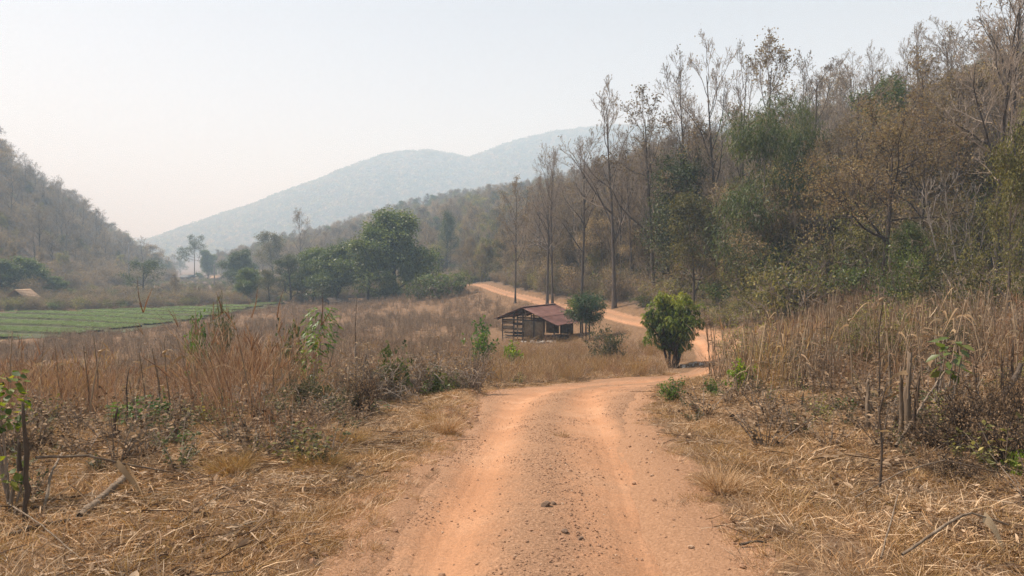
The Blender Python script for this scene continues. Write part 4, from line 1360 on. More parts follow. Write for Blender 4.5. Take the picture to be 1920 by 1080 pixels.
# ------------------------------------------------------------------ shrubs and undergrowth
def bush_mesh(key, seed, R, H, twig, leaf, ntw, nleaf, lsize, lw=.5, vine=0):
    r = np.random.default_rng(seed)
    st = MB(); fo = MB()
    a = r.uniform(0, 2 * np.pi, ntw); out = np.stack([np.cos(a), np.sin(a), 0 * a], 1)
    base = out * (R * .25 * r.random(ntw))[:, None]; base[:, 2] = -.05
    reach = r.random(ntw) ** .6
    end = out * (R * reach)[:, None]; end[:, 2] = H * np.sqrt(np.clip(1 - (reach * .85) ** 2, 0, 1)) * r.uniform(.6, 1.05, ntw)
    ts = np.linspace(0, 1, 6)
    P = base[:, None] * (1 - ts)[None, :, None] + end[:, None] * ts[None, :, None]
    P[:, :, 2] += np.sin(ts * np.pi)[None] * H * .12
    P[:, 1:] += r.normal(size=(ntw, 5, 3)) * R * .06
    st.tubes(P, np.linspace(.018, .006, 6)[None] * np.ones((ntw, 1)) * (H / 2.0) ** .5, 4)
    m = ntw * 5
    k = r.integers(0, ntw, m); i0 = r.integers(1, 6, m)
    s0 = P[k, i0]; dd = unit(r.normal(size=(m, 3)) + np.array([0, 0, .5])); ln = r.uniform(.15, .45, m) * R
    Q = np.stack([s0, s0 + dd * (ln * .5)[:, None] + r.normal(size=(m, 3)) * .04, s0 + dd * ln[:, None]], 1)
    fo.tubes(Q, np.stack([ln * 0 + .007, ln * 0 + .005, ln * 0 + .003], 1) * (H / 2.0) ** .5, 3, mat=0)
    if vine:
        v0 = s0[:vine]; P2 = [v0]
        dv = unit(r.normal(size=(vine, 3)))
        for q in range(6):
            dv = unit(dv + r.normal(size=(vine, 3)) * .5 - np.array([0, 0, .12]))
            P2.append(P2[-1] + dv * R * .18)
        P2 = np.stack(P2, 1)
        P2[:, :, 2] = np.maximum(P2[:, :, 2], .02)
        fo.tubes(P2, np.full((vine, 7), .006), 3, mat=0)
    if nleaf:
        kk = r.integers(0, m, nleaf)
        pos = Q[kk, 2] * .8 + Q[kk, 1] * .2 + r.normal(size=(nleaf, 3)) * R * .07
        pos[:, 2] = np.maximum(pos[:, 2], .03)
        sz = r.uniform(lsize[0], lsize[1], nleaf)
        clump = vnoise(pos[:, 0] * 2.2 + pos[:, 2], pos[:, 1] * 2.2 - pos[:, 2], seed)
        fo.leaves(pos, r.normal(size=(nleaf, 3)) + np.array([0, 0, .1]), sz, sz * lw, r, tint=np.clip(1.3 * (.45 * clump + .55 * r.random(nleaf) - .5) + .5, 0, 1), mat=1)
    return dict(stems=st.mesh(key + '_stems', twig), foliage=fo.mesh(key + '_foliage', [twig, leaf]), H=H, R=R, tr=st, cr=fo, bark=twig, mats=[twig, leaf], key=key)


B = {}
for i in range(3):
    B['brush%d' % i] = bush_mesh('brush%d' % i, 600 + i, 1.5, 2.2, M['twig'], M['leaf_brown'], 46, 1900, (.055, .13), vine=90)
for i in range(2):
    B['olivebush%d' % i] = bush_mesh('olivebush%d' % i, 610 + i, 1.3, 1.9, M['twig'], M['leaf_olive'], 34, 2400, (.055, .13))
for i in range(2):
    B['greenbush%d' % i] = bush_mesh('greenbush%d' % i, 620 + i, 1.0, 1.5, M['twig'], M['leaf_green'], 26, 1900, (.07, .15))
B['vinebush'] = bush_mesh('vinebush', 641, 1.3, 1.7, M['twig'], M['leaf_olive'], 34, 4200, (.035, .085), .6)
B['fineshrub'] = bush_mesh('fineshrub', 642, 1.0, 1.5, M['twig'], M['leaf_green'], 30, 3400, (.035, .08), .55)
B['drybush'] = bush_mesh('drybush', 643, .8, 1.1, M['twig'], M['leaf_dead'], 40, 900, (.03, .08), .4, vine=50)
B['brightbush'] = bush_mesh('brightbush', 630, .5, 1.0, M['twig'], M['leaf_bright'], 16, 620, (.05, .12), .55)
B['freshbush'] = bush_mesh('freshbush', 631, .5, .9, M['twig'], M['leaf_fresh'], 18, 900, (.05, .11), .5)
B['palebush'] = bush_mesh('palebush', 632, 1.0, 1.0, M['twig'], M['leaf_weed'], 26, 1700, (.06, .14), .4)
B['darkbush'] = bush_mesh('darkbush', 633, .7, 1.0, M['twig'], M['leaf_dark'], 24, 900, (.06, .14), .5)
B['deadbrush'] = bush_mesh('deadbrush', 634, .8, .9, M['bark_dark'], M['brush_dark'], 44, 2100, (.03, .075), vine=70)
B['rustbush'] = bush_mesh('rustbush', 635, 1.4, 1.8, M['twig'], M['leaf_rust'], 40, 1700, (.06, .13), vine=40)


def place_bush(kind, name, label, x, y, height=1.0, wide=None, group=None, cat='shrub', rz=None, sink=.03):
    pr = B[kind]
    s = height / pr['H']; w = s if wide is None else wide / (2 * pr['R'])
    rr = random.Random(int(x * 131 + y * 77))
    o = thing(name, label, cat, (x, y, GZ(x, y) - sink), rr.uniform(0, 6.28) if rz is None else rz, (w, w, s), group)
    obj('stems', pr['stems'], o); obj('foliage', pr['foliage'], o)
    return o


def bush_px(kind, name, label, px, py, d, top_py, width_px, **kw):
    x = px2x(px, d)
    return place_bush(kind, name, label, x, d, py2z(top_py, d) - GZ(x, d), width_px / FPX * d, **kw)


# straw covered mounds beside the road
for px, d, tp, w, lab in ((690, 14.5, 662, 190, 'wide mound of bent straw and brush left of the road'), (800, 16.5, 645, 150, 'brush mound right of the wide straw mound'),
                          (640, 11.5, 735, 170, 'low straw mound nearer the camera left of the road'), (885, 18, 640, 110, 'brush mound beside the road berm'), (500, 12, 700, 160, 'straw mound below the tall leafy plant')):
    bush_px('drybush', 'brush_mound', lab, px, 740, d, tp, w, cat='brush')
def bush_at(kind, name, label, px, py, top_py, width_px, **kw):
    # a near shrub whose foot shows in the photograph
    d = np.arange(4, 45, .03)
    d = float(d[int(np.argmax(py2z(py, d) < ground_z(px2x(px, d), d)))])
    return place_bush(kind, name, label, px2x(px, d), d, (py - top_py) / FPX * d, width_px / FPX * d, **kw)


# undergrowth along the forest edge
slots = hill_slots(rng, 240, -4, 60, 22, 130, lambda x, y: toe_r(y) - (9.0 if y > 40 else 4.0) < x < toe_r(y) + 7 and road_dist([x], [y])[0][0] > 2.7 and (x > .29 * y if y < 40 else right_of_road(np.array([x]), np.array([y]))[0] > 0), 1.5)
for x, y in slots:
    k = str(rng.choice(['brush0', 'brush1', 'brush2', 'olivebush0', 'olivebush1', 'rustbush', 'greenbush0'], p=[.15, .15, .13, .23, .20, .05, .09]))
    lab = {'b': ('brown_shrub', 'tangled brown shrub in the undergrowth along the forest edge'), 'o': ('olive_shrub', 'olive leaved shrub in the undergrowth along the forest edge'),
           'r': ('rust_shrub', 'rust leaved shrub in the undergrowth along the forest edge'), 'g': ('green_shrub', 'green leaved shrub in the undergrowth along the forest edge')}[k[0]]
    lab = (lab[0], lab[1].replace('in the undergrowth along', 'along') + ' ' + where(ORD_R, 960 + FPX * x / y))
    if y < 45: k = {'o': 'vinebush', 'g': 'fineshrub'}.get(k[0], k)
    place_bush(k, lab[0], lab[1], x, y, (rng.uniform(1.6, 4.6) if x > toe_r(y) - 2 else rng.uniform(.9, 2.2)), rng.uniform(2.4, 4.6), 'undergrowth along the forest edge')
print('edge shrubs', len(slots))
und = [joined(B[k]) for k in ('brush0', 'brush1', 'brush2', 'olivebush0', 'rustbush', 'greenbush0')]


def undergrowth(name, label, n, box, test, scl, prob, seed):
    r = np.random.default_rng(seed)
    x, y = cand(n, *box, r)
    k = test(x, y) & (np.abs(x) < .8 * y + 2)
    x, y = x[k], y[k]
    xyz, rot = drop(x, y, .05, False, r)
    scatter(name, label, und, xyz, rot, r.uniform(scl[0], scl[1], len(x)), r.choice(6, len(x), p=prob))
    print(name, len(x))


undergrowth('right_undergrowth', 'tangled brown undergrowth beneath the right forest', 6500, (0, 130, 26, 190), lambda x, y: ((tRf(x, y) > 4) | (right_of_road(x, y) > 0)) & (tRf(x, y) < 60) & (road_dist(x, y)[0] > 2.6), (.8, 2.0), [.20, .18, .16, .30, .04, .12], 701)
undergrowth('left_undergrowth', 'hazy brown and olive undergrowth on the left hill foot', 4200, (-330, -60, 128, 400), lambda x, y: (tLf(x, y) > -14) & (tLf(x, y) < 110), (1.0, 2.4), [.27, .25, .19, .09, .16, .04], 702)
undergrowth('field_edge_thicket', 'brown and olive thicket along the far edge of the crop field', 1700, (-125, -30, 105, 168), lambda x, y: (y > np.interp(x, [-112, -85, -70, -55, -43, -30], [107, 109, 114, 128, 137, 138])) & ((y < 150) | (vnoise(x / 9, y / 9, 4) > .5)) & (np.hypot(x + 87, y - 124) > 5), (.5, 1.25), [.2, .16, .1, .24, .14, .16], 703)
undergrowth('valley_thicket', 'thicket under the valley trees and on the gentle slope', 1300, (-75, 8, 132, 240), lambda x, y: (tRf(x, y) > -30) & (road_dist(x, y)[0] > 4) & (x > -60), (.7, 1.7), [.16, .14, .1, .3, .06, .24], 704)

undergrowth('valley_scrub', 'low hazy scrub covering the far valley floor', 2600, (-190, -10, 150, 345), lambda x, y: (tLf(x, y) < 3) & (tRf(x, y) < 6) & ((x < -45) | (y > 200)) & (vnoise(x / 14, y / 14, 6) > .25), (.3, .8), [.16, .12, .08, .4, .06, .18], 705)
# single shrubs
bush_at('freshbush', 'leafy_shrub', 'fresh green leafy shrub at the inner side of the road bend', 1265, 754, 706, 52)
bush_at('freshbush', 'leafy_shrub', 'thin green weed right of the leafy shrub in the road bend', 1332, 744, 706, 34)
bush_at('brightbush', 'bright_shrub', 'bright yellow green shrub at the terrace corner beside the road', 1386, 738, 662, 58)
bush_at('freshbush', 'low_shrub', 'low green creeping plant at the foot of the bright shrub', 1356, 748, 732, 50)
bush_px('palebush', 'pale_shrub', 'grey green spreading shrub in front of the round tree', 1138, 668, 38, 622, 80)
bush_px('brightbush', 'bright_shrub', 'bright green shrub in front of the left side of the shed', 965, 690, 34, 633, 42)
bush_px('freshbush', 'leafy_shrub', 'green shrub with yellowish tips in the stalks left of the shed', 905, 660, 34, 598, 70)
bush_px('greenbush0', 'green_shrub', 'dark green wide shrub mound below the largest valley tree', 825, 552, 112, 505, 95)
bush_px('greenbush1', 'green_shrub', 'green shrub at the left end of the dark shrub mound', 790, 552, 113, 512, 60)
bush_px('greenbush1', 'green_shrub', 'green shrub at the right end of the dark shrub mound', 862, 548, 114, 504, 50)
bush_px('darkbush', 'dark_shrub', 'dark leafy shrub in the dry grass left of the road', 735, 730, 15, 650, 85)
bush_px('freshbush', 'leafy_shrub', 'leafy shrub on top of the dry field near the crop field', 372, 660, 22, 588, 52)
bush_px('palebush', 'pale_shrub', 'thin pale green shrub right of the leafy field shrub', 415, 660, 22, 585, 55)
bush_px('darkbush', 'dark_shrub', 'green shrub left of the tall leafy plant in the dry field', 545, 700, 19, 612, 85)
bush_at('palebush', 'pale_shrub', 'low grey green shrub in the grass below the tall leafy plant', 555, 775, 715, 60)
bush_px('freshbush', 'leafy_shrub', 'green leafy plant between the red grass near the left foreground', 265, 815, 9.5, 742, 120)
bush_at('brightbush', 'bright_shrub', 'small yellow green plant at the right edge of the brush', 1908, 900, 832, 44)
bush_px('palebush', 'pale_shrub', 'small grey green shrub at the foot of the split stump', 1655, 900, 7.5, 840, 50)
rr = random.Random(23)
for k in range(42):
    px = rr.uniform(1400, 1900); d = rr.uniform(13.5, 30); x = px2x(px, d)
    if road_dist([x], [d])[0][0] < 3.2: continue
    kd, nm, lab = rr.choice([('drybush', 'dry_bush', 'low dry straw coloured bush'), ('deadbrush', 'dead_shrub', 'low dead brown shrub'), ('vinebush', 'olive_shrub', 'low olive leaved bush')])
    place_bush(kd, nm, lab + ' on the right terrace ' + ('near its left end' if px < 1560 else 'in its middle' if px < 1740 else 'near the right edge'), x, d, rr.uniform(.5, 1.3), rr.uniform(.9, 2.0), 'bushes of the right terrace')
rr = random.Random(17)
for k in range(46):
    px = rr.uniform(440, 900); d = rr.uniform(10.5, 24); x = px2x(px, d)
    if road_dist([x], [d])[0][0] < 2.6: continue
    kd, nm, lab = rr.choice([('drybush', 'dry_bush', 'low dry straw coloured bush left of the road'), ('palebush', 'weed_shrub', 'low grey green weed shrub left of the road'), ('deadbrush', 'dead_shrub', 'low dead brown shrub left of the road'),
                             ('palebush', 'weed_shrub', 'low grey green weed shrub left of the road'), ('darkbush', 'dark_weed', 'small dark green weed left of the road')])
    lab += ' near the wide straw mound' if px < 720 and d < 16 else ' behind the wide straw mound' if px < 720 else ' near the road berm' if d < 16 else ' before the shed'
    place_bush(kd, nm, lab, x, d, rr.uniform(.3, .75), rr.uniform(.5, 1.3), 'weeds in the left field')
for i, (px, d, tp, w) in enumerate(((1480, 15.5, 655, 80), (1530, 15.2, 640, 90), (1580, 15.0, 648, 80), (1440, 16.5, 668, 60))):
    bush_px('darkbush', 'dark_shrub', 'dark leafy weed among the dead stalks of the right terrace', px, 735, d, tp, w, group='dark weeds of the right terrace')
for i, (px, d, tp, w, lab) in enumerate(((1830, 7.2, 715, 130, 'dark dry brush heap at the right below the big leaved plant'), (1885, 6.6, 770, 150, 'dark dry brush heap against the right edge'),
                                        (1760, 7.4, 780, 140, 'lower left end of the dark dry brush heap'), (1800, 6.4, 850, 170, 'low dry brush in front of the dark heap'), (1700, 8.4, 770, 110, 'low dry brush around the split stump'), (1900, 7.6, 690, 90, 'upper dark dry brush behind the slanted stump'))):
    bush_px('deadbrush', 'brush_heap', lab, px, 850, d, tp, w, cat='brush')
bush_px('vinebush', 'green_shrub', 'bright olive shrub hanging over the grass at the right edge', 1830, 560, 24, 470, 190)
bush_px('fineshrub', 'green_shrub', 'dark green shrub at the foot of the rust brown tree', 1700, 560, 27, 455, 130)
bush_px('vinebush', 'olive_shrub', 'olive shrub right behind the mango tree at the road edge', 1365, 640, 44, 560, 110)
bush_px('brush0', 'brown_shrub', 'dry brown rounded bush right of the far road bend', 1335, 640, 47, 575, 110)


# ------------------------------------------------------------------ mango tree and round tree
def mango_tree():
    r = np.random.default_rng(811)
    d = 34.0; x = px2x(1263, d); z = GZ(x, d)
    o = thing('mango_tree', 'dense round mango tree with yellow green top inside the road bend', 'tree', (x, d, z - .05))
    H = py2z(548, d) - z; Wd = 108 / FPX * d
    tr = MB()
    n = 6
    a = np.linspace(0, 2 * np.pi, n, endpoint=False) + r.normal(size=n) * .3
    base = np.stack([np.cos(a) * .12, np.sin(a) * .12, 0 * a - .1], 1)
    P = [base]; dd = unit(np.stack([np.cos(a) * .32, np.sin(a) * .32, 1 + 0 * a], 1))
    for i in range(6):
        dd = unit(dd + r.normal(size=(n, 3)) * .08); P.append(P[-1] + dd * H * .14)
    P = np.stack(P, 1)
    tr.tubes(P, np.linspace(.075, .02, 7)[None] * np.ones((n, 1)), 7)
    # lobes of the crown
    lobes = []
    for k in range(46):
        u = unit(r.normal(size=3)); u[2] = abs(u[2]) if r.random() < .5 else u[2]
        q_ = r.uniform(.6, 1.25); c = np.array([u[0] * Wd * .36 * q_, u[1] * Wd * .36 * q_, H * .57 + u[2] * H * .31 * q_])
        if c[2] < H * .36: c[:2] *= .75; c[2] += H * .1
        lobes.append((c, r.uniform(.22, .44)))
    lobes += [(np.array([-.95, 0, H * .80]), .42), (np.array([-.45, .1, H * .90]), .4), (np.array([.35, 0, H * .90]), .42), (np.array([.8, 0.1, H * .76]), .38), (np.array([1.25, 0, H * .80]), .26), (np.array([1.3, -.1, H * .62]), .24), (np.array([-1.35, 0, H * .66]), .28), (np.array([-.6, -.2, H * .97]), .25), (np.array([.55, 0, H * .97]), .24),
              (np.array([-1.1, 0, H * .42]), .35), (np.array([0, -.4, H * .68]), .55), (np.array([0, 0, H * .5]), .7), (np.array([-.5, 0, H * .36]), .32), (np.array([.5, .1, H * .34]), .3)]
    br = MB(); ends = np.array([c for c, s in lobes])
    st = P[r.integers(0, n, len(lobes)), 2]
    mid = (st + ends) / 2 + r.normal(size=ends.shape) * .08
    br.tubes(np.stack([st, mid, ends], 1), np.array([[.03, .02, .01]]) * np.ones((len(ends), 1)), 4)
    tr.v += br.v; tr.tint += br.tint; tr.q += [q + tr.n for q in br.q]; tr.qm += br.qm; tr.n += br.n
    cr = MB()
    for c, s in lobes:
        nw = int(46 * (s / .4) ** 2)           # whorls of long hanging leaves
        u = unit(r.normal(size=(nw, 3))); wpos = c + u * s * r.random((nw, 1)) ** .33
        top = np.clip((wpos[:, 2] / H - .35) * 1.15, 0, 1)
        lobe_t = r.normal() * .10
        for q in range(8):
            dd = unit(u * .7 + r.normal(size=(nw, 3)) * .75); dd[:, 2] -= .25
            L = r.uniform(.11, .20, nw)
            tint = np.clip(.34 + .75 * top ** 1.4 * (u[:, 2] > -.35) + lobe_t + r.normal(size=nw) * .14, 0, 1)  # young flush plus the sunlit look of the crown top, painted into leaf tint
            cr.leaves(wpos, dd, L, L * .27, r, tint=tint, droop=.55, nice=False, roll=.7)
    obj('trunk', tr.mesh('mango_trunk', M['bark_dark']), o)
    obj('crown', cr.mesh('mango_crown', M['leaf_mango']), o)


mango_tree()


def round_tree():
    r = np.random.default_rng(823)
    d = 55.0; x = px2x(1098, d); z = GZ(x, d)
    o = thing('round_tree', 'small round feathery green tree with three thin stems beside the shed', 'tree', (x, d, z - .05))
    H = py2z(541, d) - z; R = 40 / FPX * d
    tr = MB(); cr = MB()
    for k, (bx, by) in enumerate(((-.25, 0), (.05, .1), (.32, -.1))):
        P = np.array([[[bx, by, -.1], [bx * .9, by, H * .25], [bx * 1.3, by * 1.2, H * .5], [bx * 2.2, by * 2, H * .8]]])
        tr.tubes(P, np.array([[.075, .06, .05, .02]]), 7)
    nb = 60
    u = unit(r.normal(size=(nb, 3)) + np.array([0, 0, .35]))
    end = u * np.array([R, R, H * .32]) * r.uniform(.75, 1.05, (nb, 1)) + np.array([0, 0, H * .62])
    st = np.stack([r.normal(size=nb) * .2, r.normal(size=nb) * .15, H * r.uniform(.35, .7, nb)], 1)
    P = np.stack([st, (st + end) / 2 + np.array([0, 0, .1]), end], 1)
    tr.tubes(P, np.array([[.025, .018, .008]]) * np.ones((nb, 1)), 4)
    n = 9000
    k = r.integers(0, nb, n); t = r.uniform(.35, 1.08, n)[:, None]
    pos = st[k] * (1 - t) + end[k] * t + r.normal(size=(n, 3)) * .17
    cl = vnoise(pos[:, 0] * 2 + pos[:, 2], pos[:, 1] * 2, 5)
    left = (pos[:, 0] < -R * .35) & (pos[:, 2] > H * .55) & (cl > .35)  # sun-facing upper left of the crown, its lit look painted as paler leaf tint
    L = r.uniform(.10, .2, n)
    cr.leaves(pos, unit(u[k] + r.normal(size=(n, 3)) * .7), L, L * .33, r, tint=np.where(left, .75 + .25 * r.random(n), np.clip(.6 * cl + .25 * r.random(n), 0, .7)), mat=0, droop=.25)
    obj('trunk', tr.mesh('round_tree_trunk', M['bark_dark']), o)
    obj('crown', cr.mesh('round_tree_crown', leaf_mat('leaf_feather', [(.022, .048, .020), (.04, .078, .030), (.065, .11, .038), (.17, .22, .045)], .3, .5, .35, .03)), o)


round_tree()


# ------------------------------------------------------------------ shed
def rotz(a):
    c, s = math.cos(a), math.sin(a)
    return np.array([[c, -s, 0], [s, c, 0], [0, 0, 1.0]])


def bar(p, q, w, h, tint=.5):
    """box beam from p to q, local builder"""
    mb = MB()
    p = np.array(p, float); q = np.array(q, float)
    d = q - p; L = np.linalg.norm(d); d = d / L
    ref = np.array([0, 0, 1.0]) if abs(d[2]) < .9 else np.array([1.0, 0, 0])
    s = np.cross(d, ref); s /= np.linalg.norm(s); u = np.cross(s, d)
    mb.box((p + q) / 2, (L, w, h), np.stack([d, s, u], 1), tint)
    return mb


def corrugated(x0, x1, y0, y1, za, zb, pitch=.08, amp=.012, lift=0.0):
    """sheet running along y (the slope) from height za at x0.. ; ridge direction is y here"""
    mb = MB()
    n = max(4, int((y1 - y0) / pitch * 4))
    ys = np.linspace(y0, y1, n)
    zz = amp * np.sin((ys - y0) / pitch * 2 * np.pi) + lift
    m = 5
    xs = np.linspace(x0, x1, m)
    V = []
    for j, xx in enumerate(xs):
        f = j / (m - 1)
        V.append(np.stack([np.full(n, xx), ys, za + (zb - za) * f + zz - .02 * math.sin(f * math.pi)], 1))
    V = np.array(V)
    i = (np.arange(m - 1)[:, None] * n + np.arange(n - 1)[None]).ravel()
    q = np.stack([i, i + n, i + n + 1, i + 1], 1)
    mb.add(V.reshape(-1, 3), quads=q)
    V2 = V.copy(); V2[:, :, 2] -= .004
    mb.add(V2.reshape(-1, 3), quads=q[:, ::-1])
    return mb


def shed():
    r = np.random.default_rng(901)
    d = 57.0
    x = px2x(983, d); z = GZ(x, d) - .02
    th = math.radians(30)
    # local axes: +X along the gable (right, nearer), +Y along the ridge (right and back)
    o = thing('shed', 'open wooden shed with rusty red corrugated roof and woven wall', 'shed', (x, d, z), -th)
    PK, EL, ER = 2.78, 1.78, 1.50
    XL, XR, LY = -2.65, 3.20, 5.4
    W = M['post_wood']
    def part(name, mb, mat, parent=o): return obj(name, mb.mesh(name, mat, False), parent)
    def slope(xx): return PK + (EL - PK) * (xx / XL) if xx < 0 else PK + (ER - PK) * (xx / XR)
    # posts
    for yy in (0.15, 2.6, 5.1):
        for xx in (-2.1, -1.05, -.22, .78, 2.62):
            if yy != .15 and xx in (-1.05, -.22): continue
            if yy == 2.6 and xx == .78: continue
            t = slope(xx) - .10
            mb = MB(); mb.tubes(np.array([[[xx, yy, -.3], [xx + r.normal() * .02, yy, t * .5], [xx + r.normal() * .02, yy, t]]]), np.full((1, 3), .065 if xx in (-1.05, 2.62, -.22) else .05), 7, cap=True)
            part('post', mb, W)
    # tie beams, rafters, purlins, king post
    for yy in (.15, 2.6, 5.1):
        part('tie_beam', bar((-2.2, yy + .09, 1.72), (2.2, yy + .09, 1.76), .07, .10), W)
        part('rafter', bar((XL + .1, yy - .06, EL - .06), (0, yy - .06, PK - .08), .06, .09), W)
        part('rafter', bar((XR - .1, yy - .06, ER - .06), (0, yy - .06, PK - .08), .06, .09), W)
        part('king_post', bar((.02, yy + .02, 1.80), (.02, yy + .02, PK - .12), .14, .06), M['plank'])
    for xx in (-2.4, -1.3, -.15, 1.0, 2.1, 3.0):
        part('purlin', bar((xx, -.35, slope(xx) - .045), (xx, LY, slope(xx) - .045), .05, .05), W)
    # roof sheets, each its own, overlapping
    roof = part('roof', bar((0, -.5, PK + .075), (0, LY + .1, PK + .075), .26, .02), M['rust_roof'])
    nsh = 7
    ys = np.linspace(-.5, LY + .1, nsh + 1)
    for k in range(nsh):
        for side in (0, 1):
            xe, ze = (XL, EL) if side == 0 else (XR, ER)
            for row in range(2):
                f0, f1 = ((0, .56), (.52, 1.0 + r.uniform(-.01, .03)))[row]
                mb = corrugated(xe * f0, xe * f1, ys[k] - .03, ys[k + 1] + .03, PK + (ze - PK) * f0, PK + (ze - PK) * f1, lift=.016 + .012 * (k % 2) + (.024 if row == 0 else 0))
                part('roof_sheet', mb, M['rust_roof'], roof)
    # woven bamboo wall on the right half of the gable and its frame
    for k, (x0, x1) in enumerate(((-.14, .74), (.82, 1.62))):
        mb = MB(); mb.box(((x0 + x1) / 2, .20, .35 + .66), (x1 - x0, .03, 1.36 - .1 * k)); part('woven_panel', mb, M['weave'])
    mb = MB(); mb.tubes(np.array([[[1.68, .18, -.2], [1.68, .18, 1.0], [1.68, .18, slope(1.68) - .1]]]), np.full((1, 3), .055), 7, cap=True); part('post', mb, W)
    # back wall panels
    for k in range(3):
        mb = MB(); mb.box((-1.4 + 1.35 * k, 5.14, .95), (1.25, .03, 1.3)); part('woven_panel', mb, M['weave'])
    # shelves of boards in the left bay
    for k, (zz, hh) in enumerate(((1.52, .26), (1.08, .30), (.70, .10), (.46, .08), (.24, .10))):
        mb = MB(); mb.box((-1.58, .22 + .01 * k, zz), (1.0, .03, hh), tint=r.random()); part('shelf_board', mb, M['plank'])
        mb = MB(); mb.box((-.64, .24 + .01 * k, zz - .1), (.76, .03, hh * .8), tint=r.random()); part('shelf_board', mb, M['plank'] if k in (1, 3) else W)
    for zz in (.35, .62):
        mb = MB(); mb.box((-1.1, 1.0, zz), (1.9, 1.4, .04)); part('shelf_floor', mb, W)
    # platform bench on the right under the eave
    bench = part('bench', bar((1.85, .45, .46), (1.85, 2.4, .46), .07, .07), W)
    for k in range(9):
        mb = MB(); mb.box((2.35, .1 + .2 * k + .5, .52), (1.15, .17, .035), tint=r.random()); part('bench_slat', mb, W, bench)
    part('bench_rail', bar((2.85, .45, .46), (2.85, 2.4, .46), .07, .07), W, bench)
    for xx in (1.85, 2.85):
        for yy in (.6, 2.3):
            part('bench_leg', bar((xx, yy, -.2), (xx, yy, .42), .08, .08), W, bench)
    # loose things on and around the shed
    R = rotz(-th)
    def world_pt(p): return np.array([x, d, z]) + R @ np.array(p, float)
    labs = ['grey weathered plank leaning on the shed wall', 'short weathered board lying before the shed bench', 'longer weathered board lying before the shed bench']
    specs = [((.2, -.10, -.02), (1.5, -.30, .62)), ((2.6, -.7, .05), (3.9, -.9, .06)), ((.6, -1.2, .05), (2.6, -1.5, .07))]
    for lab, (p, q) in zip(labs, specs):
        pw, qw = world_pt(p), world_pt(q)
        if q[2] < .2:
            pw[2] = GZ(pw[0], pw[1]) + .03; qw[2] = GZ(qw[0], qw[1]) + .03
        me = bar(pw, qw, .16, .035).mesh('plank', M['plank'], False)
        tag(obj('plank', me), lab, 'plank', 'planks around the shed')
    return world_pt


shed_pt = shed()


def stone_obj(name, label, x, y, z, s, mat, seed, group, cat='stone', flat=.65, proto={}):
    key = (mat.name, seed % 5)
    if key not in proto:
        import bmesh
        rr = np.random.default_rng(1000 + seed % 5)
        bm = bmesh.new(); bmesh.ops.create_icosphere(bm, subdivisions=2, radius=1)
        off = rr.uniform(0, 50, 3)
        for v in bm.verts:
            c = v.co
            f = .82 + .42 * float(vnoise(c.x * 1.4 + off[0] + c.z, c.y * 1.4 + off[1] - c.z, 3)) + rr.normal() * .03
            v.co = c * f
        for k in range(5):   # broken faces
            nrm = Vector(unit(rr.normal(size=3))); dd = rr.uniform(.55, .75)
            for v in bm.verts:
                h = v.co.dot(nrm)
                if h > dd: v.co -= nrm * (h - dd)
        me = bpy.data.meshes.new('stone'); bm.to_mesh(me); bm.free(); me.materials.append(mat)
        proto[key] = me
    o = bpy.data.objects.new(name, proto[key])
    rr = random.Random(seed)
    o.location = (x, y, z); o.rotation_euler = (rr.uniform(-.2, .2), rr.uniform(-.2, .2), rr.uniform(0, 6.28)); o.scale = (s, s * rr.uniform(.7, .95), s * flat)
    COL.objects.link(o)
    return tag(o, label, cat, group)


# rubble at the shed and near the mango tree
for k in range(16):
    p = shed_pt((-.6 + k * .24 + random.Random(k).uniform(-.1, .1), -.45 + random.Random(k + 50).uniform(-.35, .15), 0))
    s = random.Random(k + 9).uniform(.10, .2)
    stone_obj('rubble_stone', 'pale rubble stone in the row along the foot of the shed', p[0], p[1], GZ(p[0], p[1]) + s * .25, s, M['pale_stone'], k, 'rubble along the shed')
for k in range(18):
    rr = random.Random(k + 300)
    xx = 8.6 + rr.uniform(-.7, 1.0); yy = 33.6 + rr.uniform(-.6, .8); s = rr.uniform(.06, .15)
    stone_obj('rubble_stone', 'grey stone in the small heap right of the mango trunk', xx, yy, GZ(xx, yy) + s * .25, s, M['pale_stone'], k + 40, 'stone heap by the mango tree')

# single stones on the road: the pair in the middle first, then the rest
def road_pt(px, py):
    """where the view ray through a photo pixel meets the road"""
    d = np.arange(3.0, 40, .02)
    i = int(np.argmax(py2z(py, d) < h_base(px2x(px, d), d)))
    return px2x(px, d[i]), float(d[i])


for i, (px, py, sz, lab) in enumerate(((1024, 962, .042, 'larger dark angular stone of the pair in the middle of the road'), (1038, 957, .026, 'smaller dark stone touching the larger one mid road'),
                                       (1062, 1010, .03, 'dark stone beside the right wheel track near the bottom'), (1090, 1018, .026, 'stone just right of the dark stone near the bottom'),
                                       (1230, 993, .022, 'single stone lying in the right wheel track'), (1190, 898, .024, 'single stone at the outer side of the right wheel track'),
                                       (827, 1070, .026, 'pale pebble at the bottom edge in the left wheel track'), (758, 1075, .03, 'flat pale stone at the lower left of the road'))):
    x, y = road_pt(px, py)
    stone_obj('stone', lab, x, y, road_z(x, y) + sz * .2, sz, M['dark_stone'] if 'dark' in lab else M['stone'], 500 + i, 'single stones on the road')
rr = random.Random(61)
for k in range(110):
    px = rr.gauss(1065, 40) if k < 75 else rr.uniform(760, 1300)
    py = rr.uniform(790, 1075)
    x, y = road_pt(px, py)
    dd, hw_ = road_dist([x], [y])
    if dd[0] > hw_[0] - .2: continue
    s = rr.uniform(.007, .019) * (1 if k < 75 else .75)
    stone_obj('stone', 'small brown stone scattered along the rough middle of the road', x, y, road_z(x, y) + s * .15, s, M['stone'], 600 + k, 'small stones on the road')
